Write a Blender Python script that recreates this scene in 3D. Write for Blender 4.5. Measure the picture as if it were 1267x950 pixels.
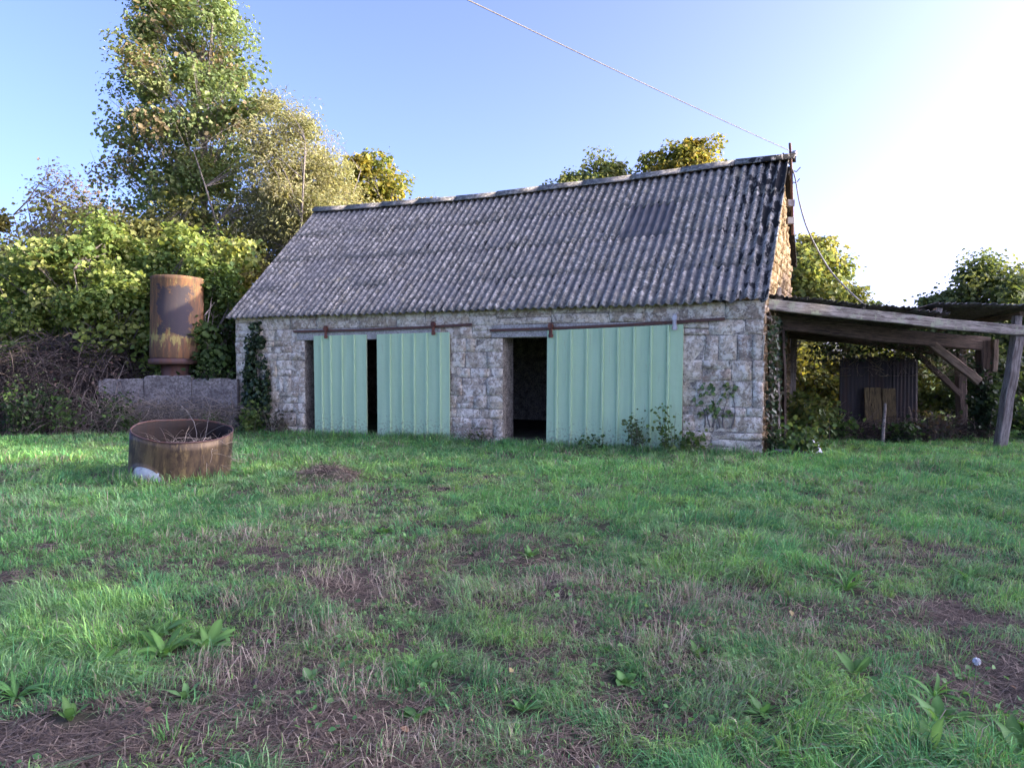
import bpy, math, random
import numpy as np
from mathutils import Vector, Matrix

for o in list(bpy.data.objects):
    bpy.data.objects.remove(o, do_unlink=True)
SC = bpy.context.scene
COL = SC.collection
R = math.radians
random.seed(7)

# ------------------------------------------------------------------ camera, sky, sun, exposure
cd = bpy.data.cameras.new('camera')
cd.lens = 26.0
cd.sensor_width = 36.0
cd.clip_start = 0.05
cd.clip_end = 3000
cam = bpy.data.objects.new('camera', cd)
cam.location = (0, 0, 1.6)
cam.rotation_euler = (R(90 - 1.94), 0, 0)
COL.objects.link(cam)
SC.camera = cam

SUN_EL, SUN_AZ = R(14.0), R(97.0)          # azimuth clockwise from +Y
W = bpy.data.worlds.new('World')
SC.world = W
W.use_nodes = True
wn = W.node_tree
bg = wn.nodes['Background']
sky = wn.nodes.new('ShaderNodeTexSky')
sky.sky_type = 'NISHITA'
sky.sun_disc = False
sky.sun_elevation = SUN_EL
sky.sun_rotation = SUN_AZ
sky.altitude = 100
sky.air_density = 0.27
sky.dust_density = 4.5
sky.ozone_density = 3.0
tint = wn.nodes.new('ShaderNodeMix')                 # white balance of the photograph: shade reads neutral
tint.data_type = 'RGBA'
tint.blend_type = 'MULTIPLY'
tint.inputs[0].default_value = 1.0
tint.inputs[7].default_value = (1.05, 0.945, 1.05, 1)
wn.links.new(sky.outputs[0], tint.inputs[6])
wn.links.new(tint.outputs[2], bg.inputs[0])
bg.inputs[1].default_value = 0.15

sd = bpy.data.lights.new('sun', 'SUN')
sd.energy = 2.0
sd.angle = R(0.5)
sd.color = (1.0, 0.86, 0.63)
sun = bpy.data.objects.new('sun', sd)
SDIR = Vector((math.sin(SUN_AZ) * math.cos(SUN_EL), math.cos(SUN_AZ) * math.cos(SUN_EL), math.sin(SUN_EL)))
sun.rotation_euler = SDIR.to_track_quat('Z', 'Y').to_euler()
sun.location = SDIR * 60
COL.objects.link(sun)

SC.view_settings.view_transform = 'Standard'
SC.view_settings.look = 'None'
SC.view_settings.gamma = 1.0
SC.view_settings.exposure = 2.88
SC.render.engine = 'CYCLES'
SC.cycles.max_bounces = 6
SC.cycles.diffuse_bounces = 4
SC.cycles.transparent_max_bounces = 4
SC.cycles.use_denoising = True

# ------------------------------------------------------------------ helpers
def tag(o, label=None, cat=None, group=None, kind=None):
    if label: o['label'] = label
    if cat: o['category'] = cat
    if group: o['group'] = group
    if kind: o['kind'] = kind
    return o

def empty(name, loc=(0, 0, 0), rz=0.0, label=None, cat=None, group=None):
    o = bpy.data.objects.new(name, None)
    o.location = loc
    o.rotation_euler = (0, 0, rz)
    o.empty_display_size = 0.2
    COL.objects.link(o)
    return tag(o, label, cat, group)

def link(name, me, mat=None, parent=None):
    o = bpy.data.objects.new(name, me)
    COL.objects.link(o)
    if mat is not None and not me.materials:
        me.materials.append(mat)
    if parent is not None:
        o.parent = parent
    return o

def npmesh(name, verts, faces, mat=None, parent=None, col=None, smooth=False):
    """verts (n,3) array, faces list of equal-length index rows (array) or list of arrays."""
    me = bpy.data.meshes.new(name)
    verts = np.asarray(verts, dtype=np.float32)
    if isinstance(faces, np.ndarray):
        faces = [faces]
    me.vertices.add(len(verts))
    me.vertices.foreach_set('co', verts.ravel())
    tot = sum(f.size for f in faces)
    npoly = sum(len(f) for f in faces)
    me.loops.add(tot)
    me.loops.foreach_set('vertex_index', np.concatenate([f.ravel() for f in faces]).astype(np.int32))
    me.polygons.add(npoly)
    sizes = np.concatenate([np.full(len(f), f.shape[1], np.int32) for f in faces])
    starts = np.concatenate([[0], np.cumsum(sizes)[:-1]]).astype(np.int32)
    me.polygons.foreach_set('loop_start', starts)
    if smooth:
        me.polygons.foreach_set('use_smooth', np.ones(npoly, bool))
    me.update(calc_edges=True)
    if col is not None:
        a = me.attributes.new('Col', 'FLOAT_COLOR', 'POINT')
        c = np.ones((len(verts), 4), np.float32)
        c[:, :3] = col
        a.data.foreach_set('color', c.ravel())
    return link(name, me, mat, parent)

class MB:
    """Collects shapes; build() links them as one mesh object."""
    def __init__(s):
        s.v, s.f, s.n = [], [], 0
    def add(s, vs, fs):
        b = s.n
        s.v.extend([tuple(p) for p in vs])
        s.f.extend([tuple(i + b for i in f) for f in fs])
        s.n += len(vs)
        return s
    def box(s, c, size, rot=None, jit=0.0, bev=0.0):
        hx, hy, hz = [k / 2 for k in size]
        if bev > 0:
            vs, fs = [], []
            # chamfered box: 24 verts
            pts = {}
            for sx in (-1, 1):
                for sy in (-1, 1):
                    for sz in (-1, 1):
                        for ax in range(3):
                            p = [sx * (hx - bev), sy * (hy - bev), sz * (hz - bev)]
                            p[ax] += (sx, sy, sz)[ax] * bev
                            pts[(sx, sy, sz, ax)] = len(vs)
                            vs.append(p)
            P = lambda a, b, c_, ax: pts[(a, b, c_, ax)]
            for q in (-1, 1):
                fs.append([P(q, -1, -1, 0), P(q, 1, -1, 0), P(q, 1, 1, 0), P(q, -1, 1, 0)])
                fs.append([P(-1, q, -1, 1), P(1, q, -1, 1), P(1, q, 1, 1), P(-1, q, 1, 1)])
                fs.append([P(-1, -1, q, 2), P(1, -1, q, 2), P(1, 1, q, 2), P(-1, 1, q, 2)])
            for a in (-1, 1):
                for b in (-1, 1):
                    fs.append([P(a, b, -1, 0), P(a, b, 1, 0), P(a, b, 1, 1), P(a, b, -1, 1)])
                    fs.append([P(a, -1, b, 0), P(a, 1, b, 0), P(a, 1, b, 2), P(a, -1, b, 2)])
                    fs.append([P(-1, a, b, 1), P(1, a, b, 1), P(1, a, b, 2), P(-1, a, b, 2)])
            for a in (-1, 1):
                for b in (-1, 1):
                    for c_ in (-1, 1):
                        fs.append([P(a, b, c_, 0), P(a, b, c_, 1), P(a, b, c_, 2)])
        else:
            vs = [[x, y, z] for x in (-hx, hx) for y in (-hy, hy) for z in (-hz, hz)]
            fs = [(0, 1, 3, 2), (4, 6, 7, 5), (0, 4, 5, 1), (2, 3, 7, 6), (0, 2, 6, 4), (1, 5, 7, 3)]
        out = []
        for p in vs:
            q = Vector(p)
            if jit:
                q += Vector((random.uniform(-jit, jit), random.uniform(-jit, jit), random.uniform(-jit, jit)))
            if rot is not None:
                q = rot @ q
            out.append(tuple(q + Vector(c)))
        return s.add(out, fs)
    def tube(s, path, rad, n=6, cap=True, wob=0.0):
        path = [Vector(p) for p in path]
        if not hasattr(rad, '__len__'):
            rad = [rad] * len(path)
        up = Vector((0.13, 0.31, 0.94))
        vs, fs = [], []
        for i, p in enumerate(path):
            t = (path[min(i + 1, len(path) - 1)] - path[max(i - 1, 0)])
            if t.length < 1e-9: t = Vector((0, 0, 1))
            t.normalize()
            u = t.cross(up)
            if u.length < 1e-3: u = t.cross(Vector((1, 0, 0)))
            u.normalize()
            w = t.cross(u)
            for k in range(n):
                a = 2 * math.pi * k / n
                r = rad[i] * (1 + random.uniform(-wob, wob))
                vs.append(p + u * (math.cos(a) * r) + w * (math.sin(a) * r))
        for i in range(len(path) - 1):
            for k in range(n):
                a, b = i * n + k, i * n + (k + 1) % n
                fs.append((a, b, b + n, a + n))
        if cap:
            fs.append(tuple(range(n))[::-1])
            fs.append(tuple(range((len(path) - 1) * n, len(path) * n)))
        return s.add(vs, fs)
    def lathe(s, prof, n=32, c=(0, 0, 0), rfun=None):
        vs, fs = [], []
        for r, z in prof:
            for k in range(n):
                a = 2 * math.pi * k / n
                rr = r * (rfun(a, z) if rfun else 1)
                vs.append((c[0] + math.cos(a) * rr, c[1] + math.sin(a) * rr, c[2] + z))
        for i in range(len(prof) - 1):
            for k in range(n):
                a, b = i * n + k, i * n + (k + 1) % n
                fs.append((a, b, b + n, a + n))
        return s.add(vs, fs)
    def build(s, name, mat=None, parent=None, smooth=False):
        me = bpy.data.meshes.new(name)
        me.from_pydata(s.v, [], s.f)
        if smooth:
            me.polygons.foreach_set('use_smooth', np.ones(len(me.polygons), bool))
        me.update()
        return link(name, me, mat, parent)

def beam_rot(a, b):
    """rotation with local X along a->b and Z as near up as possible"""
    x = (Vector(b) - Vector(a)).normalized()
    z = Vector((0, 0, 1))
    if abs(x.z) > 0.95: z = Vector((0, 1, 0))
    y = z.cross(x).normalized()
    z = x.cross(y)
    return Matrix((x, y, z)).transposed()

_T = {}
def vnoise(x, y, seed=0):
    if seed not in _T:
        _T[seed] = np.random.RandomState(seed).rand(256, 256)
    T = _T[seed]
    xi, yi = np.floor(x).astype(int), np.floor(y).astype(int)
    fx, fy = x - xi, y - yi
    fx, fy = fx * fx * (3 - 2 * fx), fy * fy * (3 - 2 * fy)
    g = lambda a, b: T[a % 256, b % 256]
    return (g(xi, yi) * (1 - fx) + g(xi + 1, yi) * fx) * (1 - fy) + (g(xi, yi + 1) * (1 - fx) + g(xi + 1, yi + 1) * fx) * fy

def fbm(x, y, seed=0, octv=4):
    x, y = np.asarray(x, float), np.asarray(y, float)
    t, a, s = 0, 0.5, 0
    for i in range(octv):
        t = t + a * vnoise(x * 2 ** i + 17 * i, y * 2 ** i + 5 * i, seed + i)
        s += a; a *= 0.5
    return t / s

def gz(x, y):
    """ground height: falls gently away from the camera, with small hummocks"""
    x, y = np.asarray(x, float), np.asarray(y, float)
    base = -0.02 * np.clip(y - 6, 0, 24)
    near = np.exp(-(np.maximum(np.hypot(x, y) - 30, 0) / 40))
    return base + near * (0.10 * (fbm(x * .5, y * .5, 40, 3) - .5) + 0.075 * (fbm(x * 2.2, y * 2.2, 50, 3) - .5))
def gzf(x, y): return float(gz(x, y))

# ------------------------------------------------------------------ materials
def new_mat(name):
    m = bpy.data.materials.new(name)
    m.use_nodes = True
    return m, m.node_tree, m.node_tree.nodes['Principled BSDF']

def nd(nt, typ, **kw):
    n = nt.nodes.new(typ)
    for k, v in kw.items():
        if k.startswith('i_'):
            key = k[2:]
            sock = n.inputs[int(key)] if key.isdigit() else n.inputs[key.replace('_', ' ')]
            if isinstance(v, bpy.types.NodeSocket): nt.links.new(v, sock)
            else: sock.default_value = v
        else:
            setattr(n, k, v)
    return n

def c4(c): return (c[0], c[1], c[2], 1.0)

def coords(nt, scale=(1, 1, 1), kind='Object'):
    if kind == 'World':
        src = nd(nt, 'ShaderNodeNewGeometry').outputs['Position']
    else:
        src = nd(nt, 'ShaderNodeTexCoord').outputs[kind]
    return nd(nt, 'ShaderNodeMapping', i_Vector=src, i_Scale=scale).outputs[0]

def noise(nt, vec, scale, detail=6, rough=0.6, dist=0.0):
    return nd(nt, 'ShaderNodeTexNoise', i_Vector=vec, i_Scale=scale, i_Detail=detail, i_Roughness=rough, i_Distortion=dist).outputs[0]

def ramp(nt, fac, stops, interp='LINEAR'):
    r = nd(nt, 'ShaderNodeValToRGB', i_Fac=fac)
    e = r.color_ramp.elements
    r.color_ramp.interpolation = interp
    while len(e) < len(stops): e.new(0.5)
    for el, (p, c) in zip(e, stops):
        el.position = p
        el.color = c4(c) if hasattr(c, '__len__') else (c, c, c, 1)
    return r.outputs[0]

def mix(nt, fac, a, b, blend='MIX'):
    m = nt.nodes.new('ShaderNodeMix')
    m.data_type = 'RGBA'
    m.blend_type = blend
    for sock, v in ((m.inputs[0], fac), (m.inputs[6], a), (m.inputs[7], b)):
        if isinstance(v, bpy.types.NodeSocket): nt.links.new(v, sock)
        elif hasattr(v, '__len__'): sock.default_value = c4(v)
        else: sock.default_value = v
    return m.outputs[2]

def math_(nt, op, a, b=0.5, clamp=False):
    m = nt.nodes.new('ShaderNodeMath')
    m.operation = op
    m.use_clamp = clamp
    for s_, v in ((m.inputs[0], a), (m.inputs[1], b)):
        if isinstance(v, bpy.types.NodeSocket): nt.links.new(v, s_)
        else: s_.default_value = v
    return m.outputs[0]

def bump(nt, bsdf, h, strength=0.5, dist=0.02):
    b = nd(nt, 'ShaderNodeBump', i_Strength=strength, i_Distance=dist, i_Height=h)
    nt.links.new(b.outputs[0], bsdf.inputs['Normal'])

def finish(nt, bsdf, color, rough=0.9, metal=0.0, spec=0.3):
    for k, v in (('Base Color', color), ('Roughness', rough), ('Metallic', metal), ('Specular IOR Level', spec)):
        s_ = bsdf.inputs[k]
        if isinstance(v, bpy.types.NodeSocket): nt.links.new(v, s_)
        elif k == 'Base Color': s_.default_value = c4(v)
        else: s_.default_value = v

def mat_stone(name, warm=0.0):
    m, nt, b = new_mat(name)
    v = coords(nt)
    rnd = nd(nt, 'ShaderNodeObjectInfo').outputs['Random']
    base = ramp(nt, rnd, [(0, (.46, .36, .245)), (.2, (.74, .61, .42)), (.4, (.58, .47, .325)), (.6, (.80, .67, .47)), (.75, (.50, .37, .26)), (.88, (.67, .555, .39)), (1, (.82, .72, .53))])
    big = noise(nt, coords(nt, kind='World'), 1.7, 6, .65)
    c = mix(nt, ramp(nt, big, [(.35, 0), (.7, 1)]), base, mix(nt, .6, base, (.24, .19, .165)))
    fine = noise(nt, coords(nt, kind='World'), 15, 10, .82)
    c = mix(nt, ramp(nt, fine, [(.40, .9), (.52, 0)]), c, (.13, .105, .085))
    lich = noise(nt, coords(nt, kind='World'), 6.5, 9, .8, .4)
    c = mix(nt, ramp(nt, lich, [(.49, 0), (.56, .8)]), c, (.88, .80, .65))
    rust = noise(nt, coords(nt, kind='World'), 1.9, 6, .65)
    c = mix(nt, ramp(nt, rust, [(.58, 0), (.72, .6)]), c, (.26, .17, .11))
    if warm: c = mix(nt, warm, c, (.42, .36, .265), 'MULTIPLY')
    finish(nt, b, c, .95, 0, .15)
    bump(nt, b, math_(nt, 'ADD', fine, math_(nt, 'MULTIPLY', lich, 1.5)), .7, .02)
    return m

def mat_simple(name, stops, scale=8, rough=.9, metal=0, stretch=(1, 1, 1), bstr=.4, bdist=.01, detail=7, spec=.25, rnd=0.0, fine=0.0):
    m, nt, b = new_mat(name)
    v = coords(nt, stretch)
    if rnd:
        rr = nd(nt, 'ShaderNodeObjectInfo').outputs['Random']
        v = nd(nt, 'ShaderNodeVectorMath', operation='ADD', i_0=v, i_1=nd(nt, 'ShaderNodeCombineXYZ', i_0=math_(nt, 'MULTIPLY', rr, 13.0), i_1=math_(nt, 'MULTIPLY', rr, 7.0)).outputs[0]).outputs[0]
    n = noise(nt, v, scale, detail, .65, .2)
    c = ramp(nt, n, stops)
    if rnd:
        c = mix(nt, math_(nt, 'MULTIPLY', rr, rnd), c, mix(nt, .55, c, (.05, .045, .04)))
    if fine:
        f = noise(nt, v, scale * 7, 4, .7)
        c = mix(nt, ramp(nt, f, [(.42, fine), (.55, 0)]), c, (.06, .05, .045))
    finish(nt, b, c, rough, metal, spec)
    bump(nt, b, n, bstr, bdist)
    return m

def mat_leaf(name, trans=0.35, rough=.55):
    m, nt, b = new_mat(name)
    a = nd(nt, 'ShaderNodeAttribute', attribute_name='Col').outputs['Color']
    finish(nt, b, a, rough, 0, .3)
    t = nd(nt, 'ShaderNodeBsdfTranslucent', i_Color=mix(nt, .5, a, mix(nt, 1.0, a, (1.5, 1.35, .5), 'MULTIPLY')))
    ms = nd(nt, 'ShaderNodeMixShader', i_Fac=trans, i_1=b.outputs[0], i_2=t.outputs[0])
    nt.links.new(ms.outputs[0], nt.nodes['Material Output'].inputs[0])
    return m

def mat_roof(name, dark=False):
    m, nt, b = new_mat(name)
    v = coords(nt)
    speck = noise(nt, v, 9, 10, .84)
    c = ramp(nt, speck, [(.36, (.03, .03, .03)), (.45, (.12, .115, .105)), (.52, (.22, .21, .19)), (.57, (.48, .455, .42)), (.66, (.66, .63, .57))])
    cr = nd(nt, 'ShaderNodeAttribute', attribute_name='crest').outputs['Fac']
    grime_shade = math_(nt, 'ADD', math_(nt, 'MULTIPLY', noise(nt, coords(nt, (1, .18, .18)), 5, 6, .65), .9), math_(nt, 'MULTIPLY', cr, -.75))
    if not dark: c = mix(nt, ramp(nt, grime_shade, [(.12, 0), (.42, .72)]), c, (.075, .07, .065))  # streaky dirt, with corrugation shade also painted into the valleys
    tone = noise(nt, v, 1.3, 4)
    c = mix(nt, ramp(nt, tone, [(.35, .55), (.65, 0)]), c, (.16, .16, .175))
    yel = noise(nt, v, 3.3, 6, .6, .5)
    c = mix(nt, ramp(nt, yel, [(.60, 0), (.70, .55)]), c, (.34, .30, .22))
    # black moss, thickest toward the right-hand verge
    sep = nd(nt, 'ShaderNodeSeparateXYZ', i_0=v)
    edge = ramp(nt, math_(nt, 'ADD', math_(nt, 'MULTIPLY', sep.outputs[0], .45), 1.0), [(0.1, 0), (.5, .05), (1.0, .22)])
    edge = math_(nt, 'MULTIPLY', edge, ramp(nt, math_(nt, 'MULTIPLY', sep.outputs[1], .3), [(0, .55), (.9, 1.15)]))
    moss = noise(nt, coords(nt, (1, .35, .35)), 9.0, 6, .65)
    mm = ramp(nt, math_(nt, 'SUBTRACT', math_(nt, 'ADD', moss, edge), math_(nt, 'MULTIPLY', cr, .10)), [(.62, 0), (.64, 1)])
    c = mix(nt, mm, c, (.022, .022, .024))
    if dark:
        s2 = noise(nt, coords(nt, (6, 1, 1)), 3, 5)
        c = ramp(nt, s2, [(.35, (.075, .075, .085)), (.6, (.125, .125, .14)), (.75, (.22, .21, .19))])
    c = mix(nt, 1.0, c, (1.10, 1.07, .96), 'MULTIPLY')
    finish(nt, b, c, .95, 0, .15)
    bump(nt, b, math_(nt, 'SUBTRACT', speck, math_(nt, 'MULTIPLY', mm, -.6)), .2 if dark else .6, .02)
    return m

def mat_door(name):
    m, nt, b = new_mat(name)
    v = coords(nt)
    tone = noise(nt, coords(nt, (3, 3, .35)), 2.2, 5)
    c = ramp(nt, tone, [(.3, (.42, .575, .335)), (.7, (.49, .65, .39))])
    sep = nd(nt, 'ShaderNodeSeparateXYZ', i_0=v)
    low = math_(nt, 'SUBTRACT', .62, sep.outputs[2])
    chips = noise(nt, v, 17, 8, .75)
    dirt = math_(nt, 'ADD', math_(nt, 'MULTIPLY', low, .26), chips)
    c = mix(nt, ramp(nt, dirt, [(.63, 0), (.74, .75)]), c, (.22, .24, .17))
    sc = noise(nt, v, 29, 6, .8)
    c = mix(nt, ramp(nt, sc, [(.685, 0), (.70, .8)]), c, (.56, .62, .58))
    rs = noise(nt, coords(nt, (9, 9, .5)), 4, 6, .7)
    c = mix(nt, ramp(nt, math_(nt, 'ADD', rs, math_(nt, 'MULTIPLY', low, -.02)), [(.61, 0), (.75, .55)]), c, (.33, .26, .15))
    finish(nt, b, c, .5, 0, .4)
    bump(nt, b, noise(nt, v, 3.5, 4), .3, .04)
    return m

def mat_wood(name, light, dark, axis=0, moss=0.0):
    m, nt, b = new_mat(name)
    sc = [14, 14, 14]
    sc[axis] = .9
    g = noise(nt, coords(nt, tuple(sc)), 2.2, 10, .78, .8)
    c = ramp(nt, g, [(.34, [k * .2 for k in dark]), (.44, dark), (.54, light), (.7, [min(1, k * 1.25) for k in light])])
    big = noise(nt, coords(nt), 3.2, 5)
    c = mix(nt, ramp(nt, big, [(.4, 0), (.7, .55)]), c, dark)
    if moss:
        mo = noise(nt, coords(nt), 5.5, 7, .7)
        c = mix(nt, ramp(nt, mo, [(.55, 0), (.62, moss)]), c, (.30, .33, .23))
    finish(nt, b, c, .95, 0, .15)
    bump(nt, b, g, .9, .02)
    return m

def mat_rusty(name, base, rust, lichen=None, cut=(.45, .6), rough=.75, scale=3.0, streak=.35, metal=0.0):
    m, nt, b = new_mat(name)
    v = coords(nt)
    n1 = noise(nt, coords(nt, (2.2, 2.2, streak)), scale, 8, .68, .4)
    n2 = noise(nt, v, 22, 7, .7)
    rc = mix(nt, n2, rust, [k * .45 for k in rust])
    c = mix(nt, ramp(nt, n1, [(cut[0], 0), (cut[1], 1)]), base, rc)
    if lichen:
        n3 = noise(nt, coords(nt, (3, 3, .6)), 3.6, 8, .75)
        c = mix(nt, ramp(nt, n3, [(.53, 0), (.62, .8)]), c, lichen)
    finish(nt, b, c, rough, metal, .35)
    bump(nt, b, n2, .35, .01)
    return m

def mat_tank(name):
    m, nt, b = new_mat(name)
    v = coords(nt)
    sep = nd(nt, 'ShaderNodeSeparateXYZ', i_0=v)
    n1 = noise(nt, coords(nt, (2.5, 2.5, .4)), 3.0, 8, .68, .4)
    n2 = noise(nt, v, 20, 7, .7)
    c = ramp(nt, n1, [(.3, (.075, .05, .038)), (.5, (.13, .08, .05)), (.62, (.23, .115, .055)), (.8, (.10, .068, .05))])
    # flaking yellow paint, low on the shell and near the rim
    zz = ramp(nt, math_(nt, 'MULTIPLY', sep.outputs[2], .4), [(.05, .0), (.22, .16), (.42, .02), (.62, -.0), (.85, .07)])
    n3 = noise(nt, coords(nt, (4.5, 4.5, 1.0)), 2.6, 8, .75)
    c = mix(nt, ramp(nt, math_(nt, 'ADD', n3, zz), [(.60, 0), (.68, .8)]), c, (.30, .255, .085))
    # shadow on the yard side, painted in as a ragged dark patch
    px_ = math_(nt, 'ABSOLUTE', math_(nt, 'SUBTRACT', sep.outputs[0], .14), 0)
    pz_ = math_(nt, 'ABSOLUTE', math_(nt, 'SUBTRACT', sep.outputs[2], 1.22), 0)
    d = math_(nt, 'MAXIMUM', math_(nt, 'DIVIDE', px_, .36), math_(nt, 'DIVIDE', pz_, .62))
    d = math_(nt, 'ADD', d, math_(nt, 'MULTIPLY', math_(nt, 'SUBTRACT', noise(nt, v, 2.2, 9, .75), .5), 2.2))
    c = mix(nt, ramp(nt, d, [(.88, .93), (1.0, 0)]), c, (.05, .045, .052))
    finish(nt, b, c, .92, 0, .12)
    bump(nt, b, n2, .3, .01)
    return m

def mat_soil(name):
    m, nt, b = new_mat(name)
    v = coords(nt)
    n = noise(nt, v, 5, 10, .75)
    c = ramp(nt, n, [(.3, (.030, .023, .018)), (.5, (.075, .056, .045)), (.66, (.125, .10, .082)), (.8, (.17, .145, .12))])
    g = noise(nt, v, .8, 6, .65)
    c = mix(nt, ramp(nt, g, [(.42, 0), (.62, .45)]), c, (.055, .075, .03))
    pos = nd(nt, 'ShaderNodeSeparateXYZ', i_0=v)
    dist = nd(nt, 'ShaderNodeVectorMath', operation='DISTANCE', i_0=v, i_1=(0, 11, 0)).outputs['Value']
    mead = ramp(nt, noise(nt, v, 2.5, 8, .7), [(.35, (.07, .12, .035)), (.65, (.16, .22, .07))])
    c = mix(nt, ramp(nt, math_(nt, 'MULTIPLY', dist, .02), [(.22, 0), (.34, 1)]), c, mead)
    finish(nt, b, c, 1.0, 0, .1)
    bump(nt, b, n, .9, .03)
    return m

M = dict(
    stone=mat_stone('granite'),
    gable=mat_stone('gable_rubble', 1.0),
    mortar=mat_simple('old_mortar', [(.34, (.20, .165, .125)), (.48, (.42, .36, .28)), (.7, (.60, .53, .42))], 6, fine=.8, bstr=.7, bdist=.02),
    joint=mat_simple('dark_joint', [(.3, (.09, .08, .07)), (.55, (.19, .17, .15)), (.75, (.32, .29, .26))], 4, fine=.8, bstr=.7, bdist=.02),
    lintel=mat_simple('lintel_render', [(.3, (.32, .30, .26)), (.5, (.47, .44, .38)), (.7, (.56, .53, .47))], 5, fine=.6),
    roof=mat_roof('fibre_cement'), roof_dark=mat_roof('fibre_cement_patch', True),
    door=mat_door('green_sheet_paint'),
    rail=mat_rusty('rusted_rail', (.10, .055, .045), (.17, .075, .045), scale=6),
    hanger=mat_rusty('rusted_hanger', (.20, .075, .045), (.13, .05, .035), scale=8),
    hanger_pale=mat_rusty('flaking_hanger', (.55, .53, .53), (.22, .09, .06), scale=7, cut=(.5, .56)),
    beam=mat_wood('silvered_oak', (.36, .33, .285), (.13, .112, .095), 0, .85),
    post=mat_wood('silvered_post', (.37, .325, .28), (.15, .12, .10), 0),
    darkwood=mat_wood('dark_oak', (.15, .11, .085), (.06, .045, .036), 0),
    brownwood=mat_wood('brown_oak', (.30, .22, .15), (.13, .09, .065), 0),
    tin=mat_rusty('dark_tin', (.036, .030, .028), (.085, .045, .026), cut=(.5, .7), scale=2.5),
    shed_roof=mat_rusty('shed_sheet', (.16, .15, .15), (.10, .08, .06), (.22, .24, .16), scale=4, cut=(.4, .7)),
    ply=mat_wood('weathered_ply', (.17, .125, .06), (.08, .06, .032), 2),
    concrete=mat_simple('stained_concrete', [(.30, (.065, .06, .06)), (.48, (.16, .15, .145)), (.70, (.30, .28, .26))], 2.2, fine=.7),
    tank=mat_tank('rusted_tank'),
    rust_dark=mat_rusty('brown_steel', (.09, .055, .05), (.15, .07, .045)),
    drum=mat_rusty('brown_drum', (.165, .115, .06), (.075, .052, .036), (.24, .17, .075), cut=(.40, .58), rough=.55, scale=1.6, streak=.8, metal=.35),
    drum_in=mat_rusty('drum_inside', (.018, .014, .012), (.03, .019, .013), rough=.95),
    plastic=mat_simple('white_plastic', [(.3, (.55, .55, .56)), (.6, (.78, .78, .79))], 6, .5, bstr=.3),
    bark=mat_simple('bark', [(.3, (.10, .085, .07)), (.55, (.20, .175, .15)), (.75, (.30, .27, .23))], 6, stretch=(3, 3, .6), fine=.6),
    twig=mat_simple('twig_bark', [(.3, (.10, .08, .065)), (.7, (.19, .16, .13))], 6),
    leaf=mat_leaf('leaf', .46),
    ivy=mat_leaf('ivy_leaf', .12, .4),
    grass=mat_leaf('grass_blade', .3, .6),
    straw=mat_leaf('straw', .15, .8),
    bramble=mat_leaf('dead_cane', .0, .9),
    soil=mat_soil('soil'),
    cable=mat_simple('cable_sheath', [(.3, (.10, .095, .085)), (.7, (.17, .16, .14))], 20, .8),
    cable_dark=mat_simple('cable_dark_sheath', [(.3, (.16, .16, .16)), (.7, (.25, .25, .25))], 20, .6),
    steel=mat_rusty('galvanised', (.30, .29, .30), (.20, .12, .08), cut=(.5, .75), scale=6),
    insul=mat_simple('porcelain', [(.3, (.45, .44, .43)), (.7, (.6, .59, .58))], 20, .35),
)

# ------------------------------------------------------------------ ground
def axis(lo, hi, step, far, grow=1.35):
    a = list(np.arange(lo, hi + 1e-6, step))
    d = step
    while a[-1] < far:
        d *= grow; a.append(a[-1] + d)
    d = step
    while a[0] > -far:
        d *= grow; a.insert(0, a[0] - d)
    return np.array(a)

xs, ys = axis(-16, 16, .16, 900), axis(-2, 26, .16, 900)
X, Y = np.meshgrid(xs, ys)
Z = gz(X, Y)
nx, ny = len(xs), len(ys)
idx = np.arange(nx * ny).reshape(ny, nx)
q = np.stack([idx[:-1, :-1], idx[:-1, 1:], idx[1:, 1:], idx[1:, :-1]], -1).reshape(-1, 4)
ground = npmesh('ground', np.stack([X, Y, Z], -1).reshape(-1, 3), q, M['soil'], smooth=True)
tag(ground, kind='structure')

# ------------------------------------------------------------------ barn  (local x along the front, y into the barn, z up; origin = front right corner)
L, DP, RIDGE_Y = 12.6, 5.1, 3.2
EAVE_Y, EAVE_Z, RIDGE_Z = -.20, 2.60, 5.88
BA = R(-25.6)
barn = empty('stone_barn', (4.45, 13.07, 0), BA,
             'long old granite barn with grey corrugated roof and pale green sliding doors', 'barn')
def bl(x, y, z=0.0):
    c, s = math.cos(BA), math.sin(BA)
    return (4.45 + c * x - s * y, 13.07 + s * x + c * y, z)
OPEN = [(-10.39, -6.75, 2.07), (-5.15, -1.75, 2.05)]
ZB, ZT = -.55, 2.62

fw = MB()
edges = [-L, OPEN[0][0], OPEN[0][1], OPEN[1][0], OPEN[1][1], -.02]
for a, b in ((edges[0], edges[1]), (edges[2], edges[3]), (edges[4], edges[5])):
    fw.box(((a + b) / 2, .26, (ZB + ZT) / 2), (b - a, .5, ZT - ZB))
for (a, b, h) in OPEN:
    fw.box(((a + b) / 2, .26, (h + .02 + ZT) / 2), (b - a - .004, .49, ZT - h - .02))
front_wall = fw.build('front_wall', M['mortar'], barn)

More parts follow.
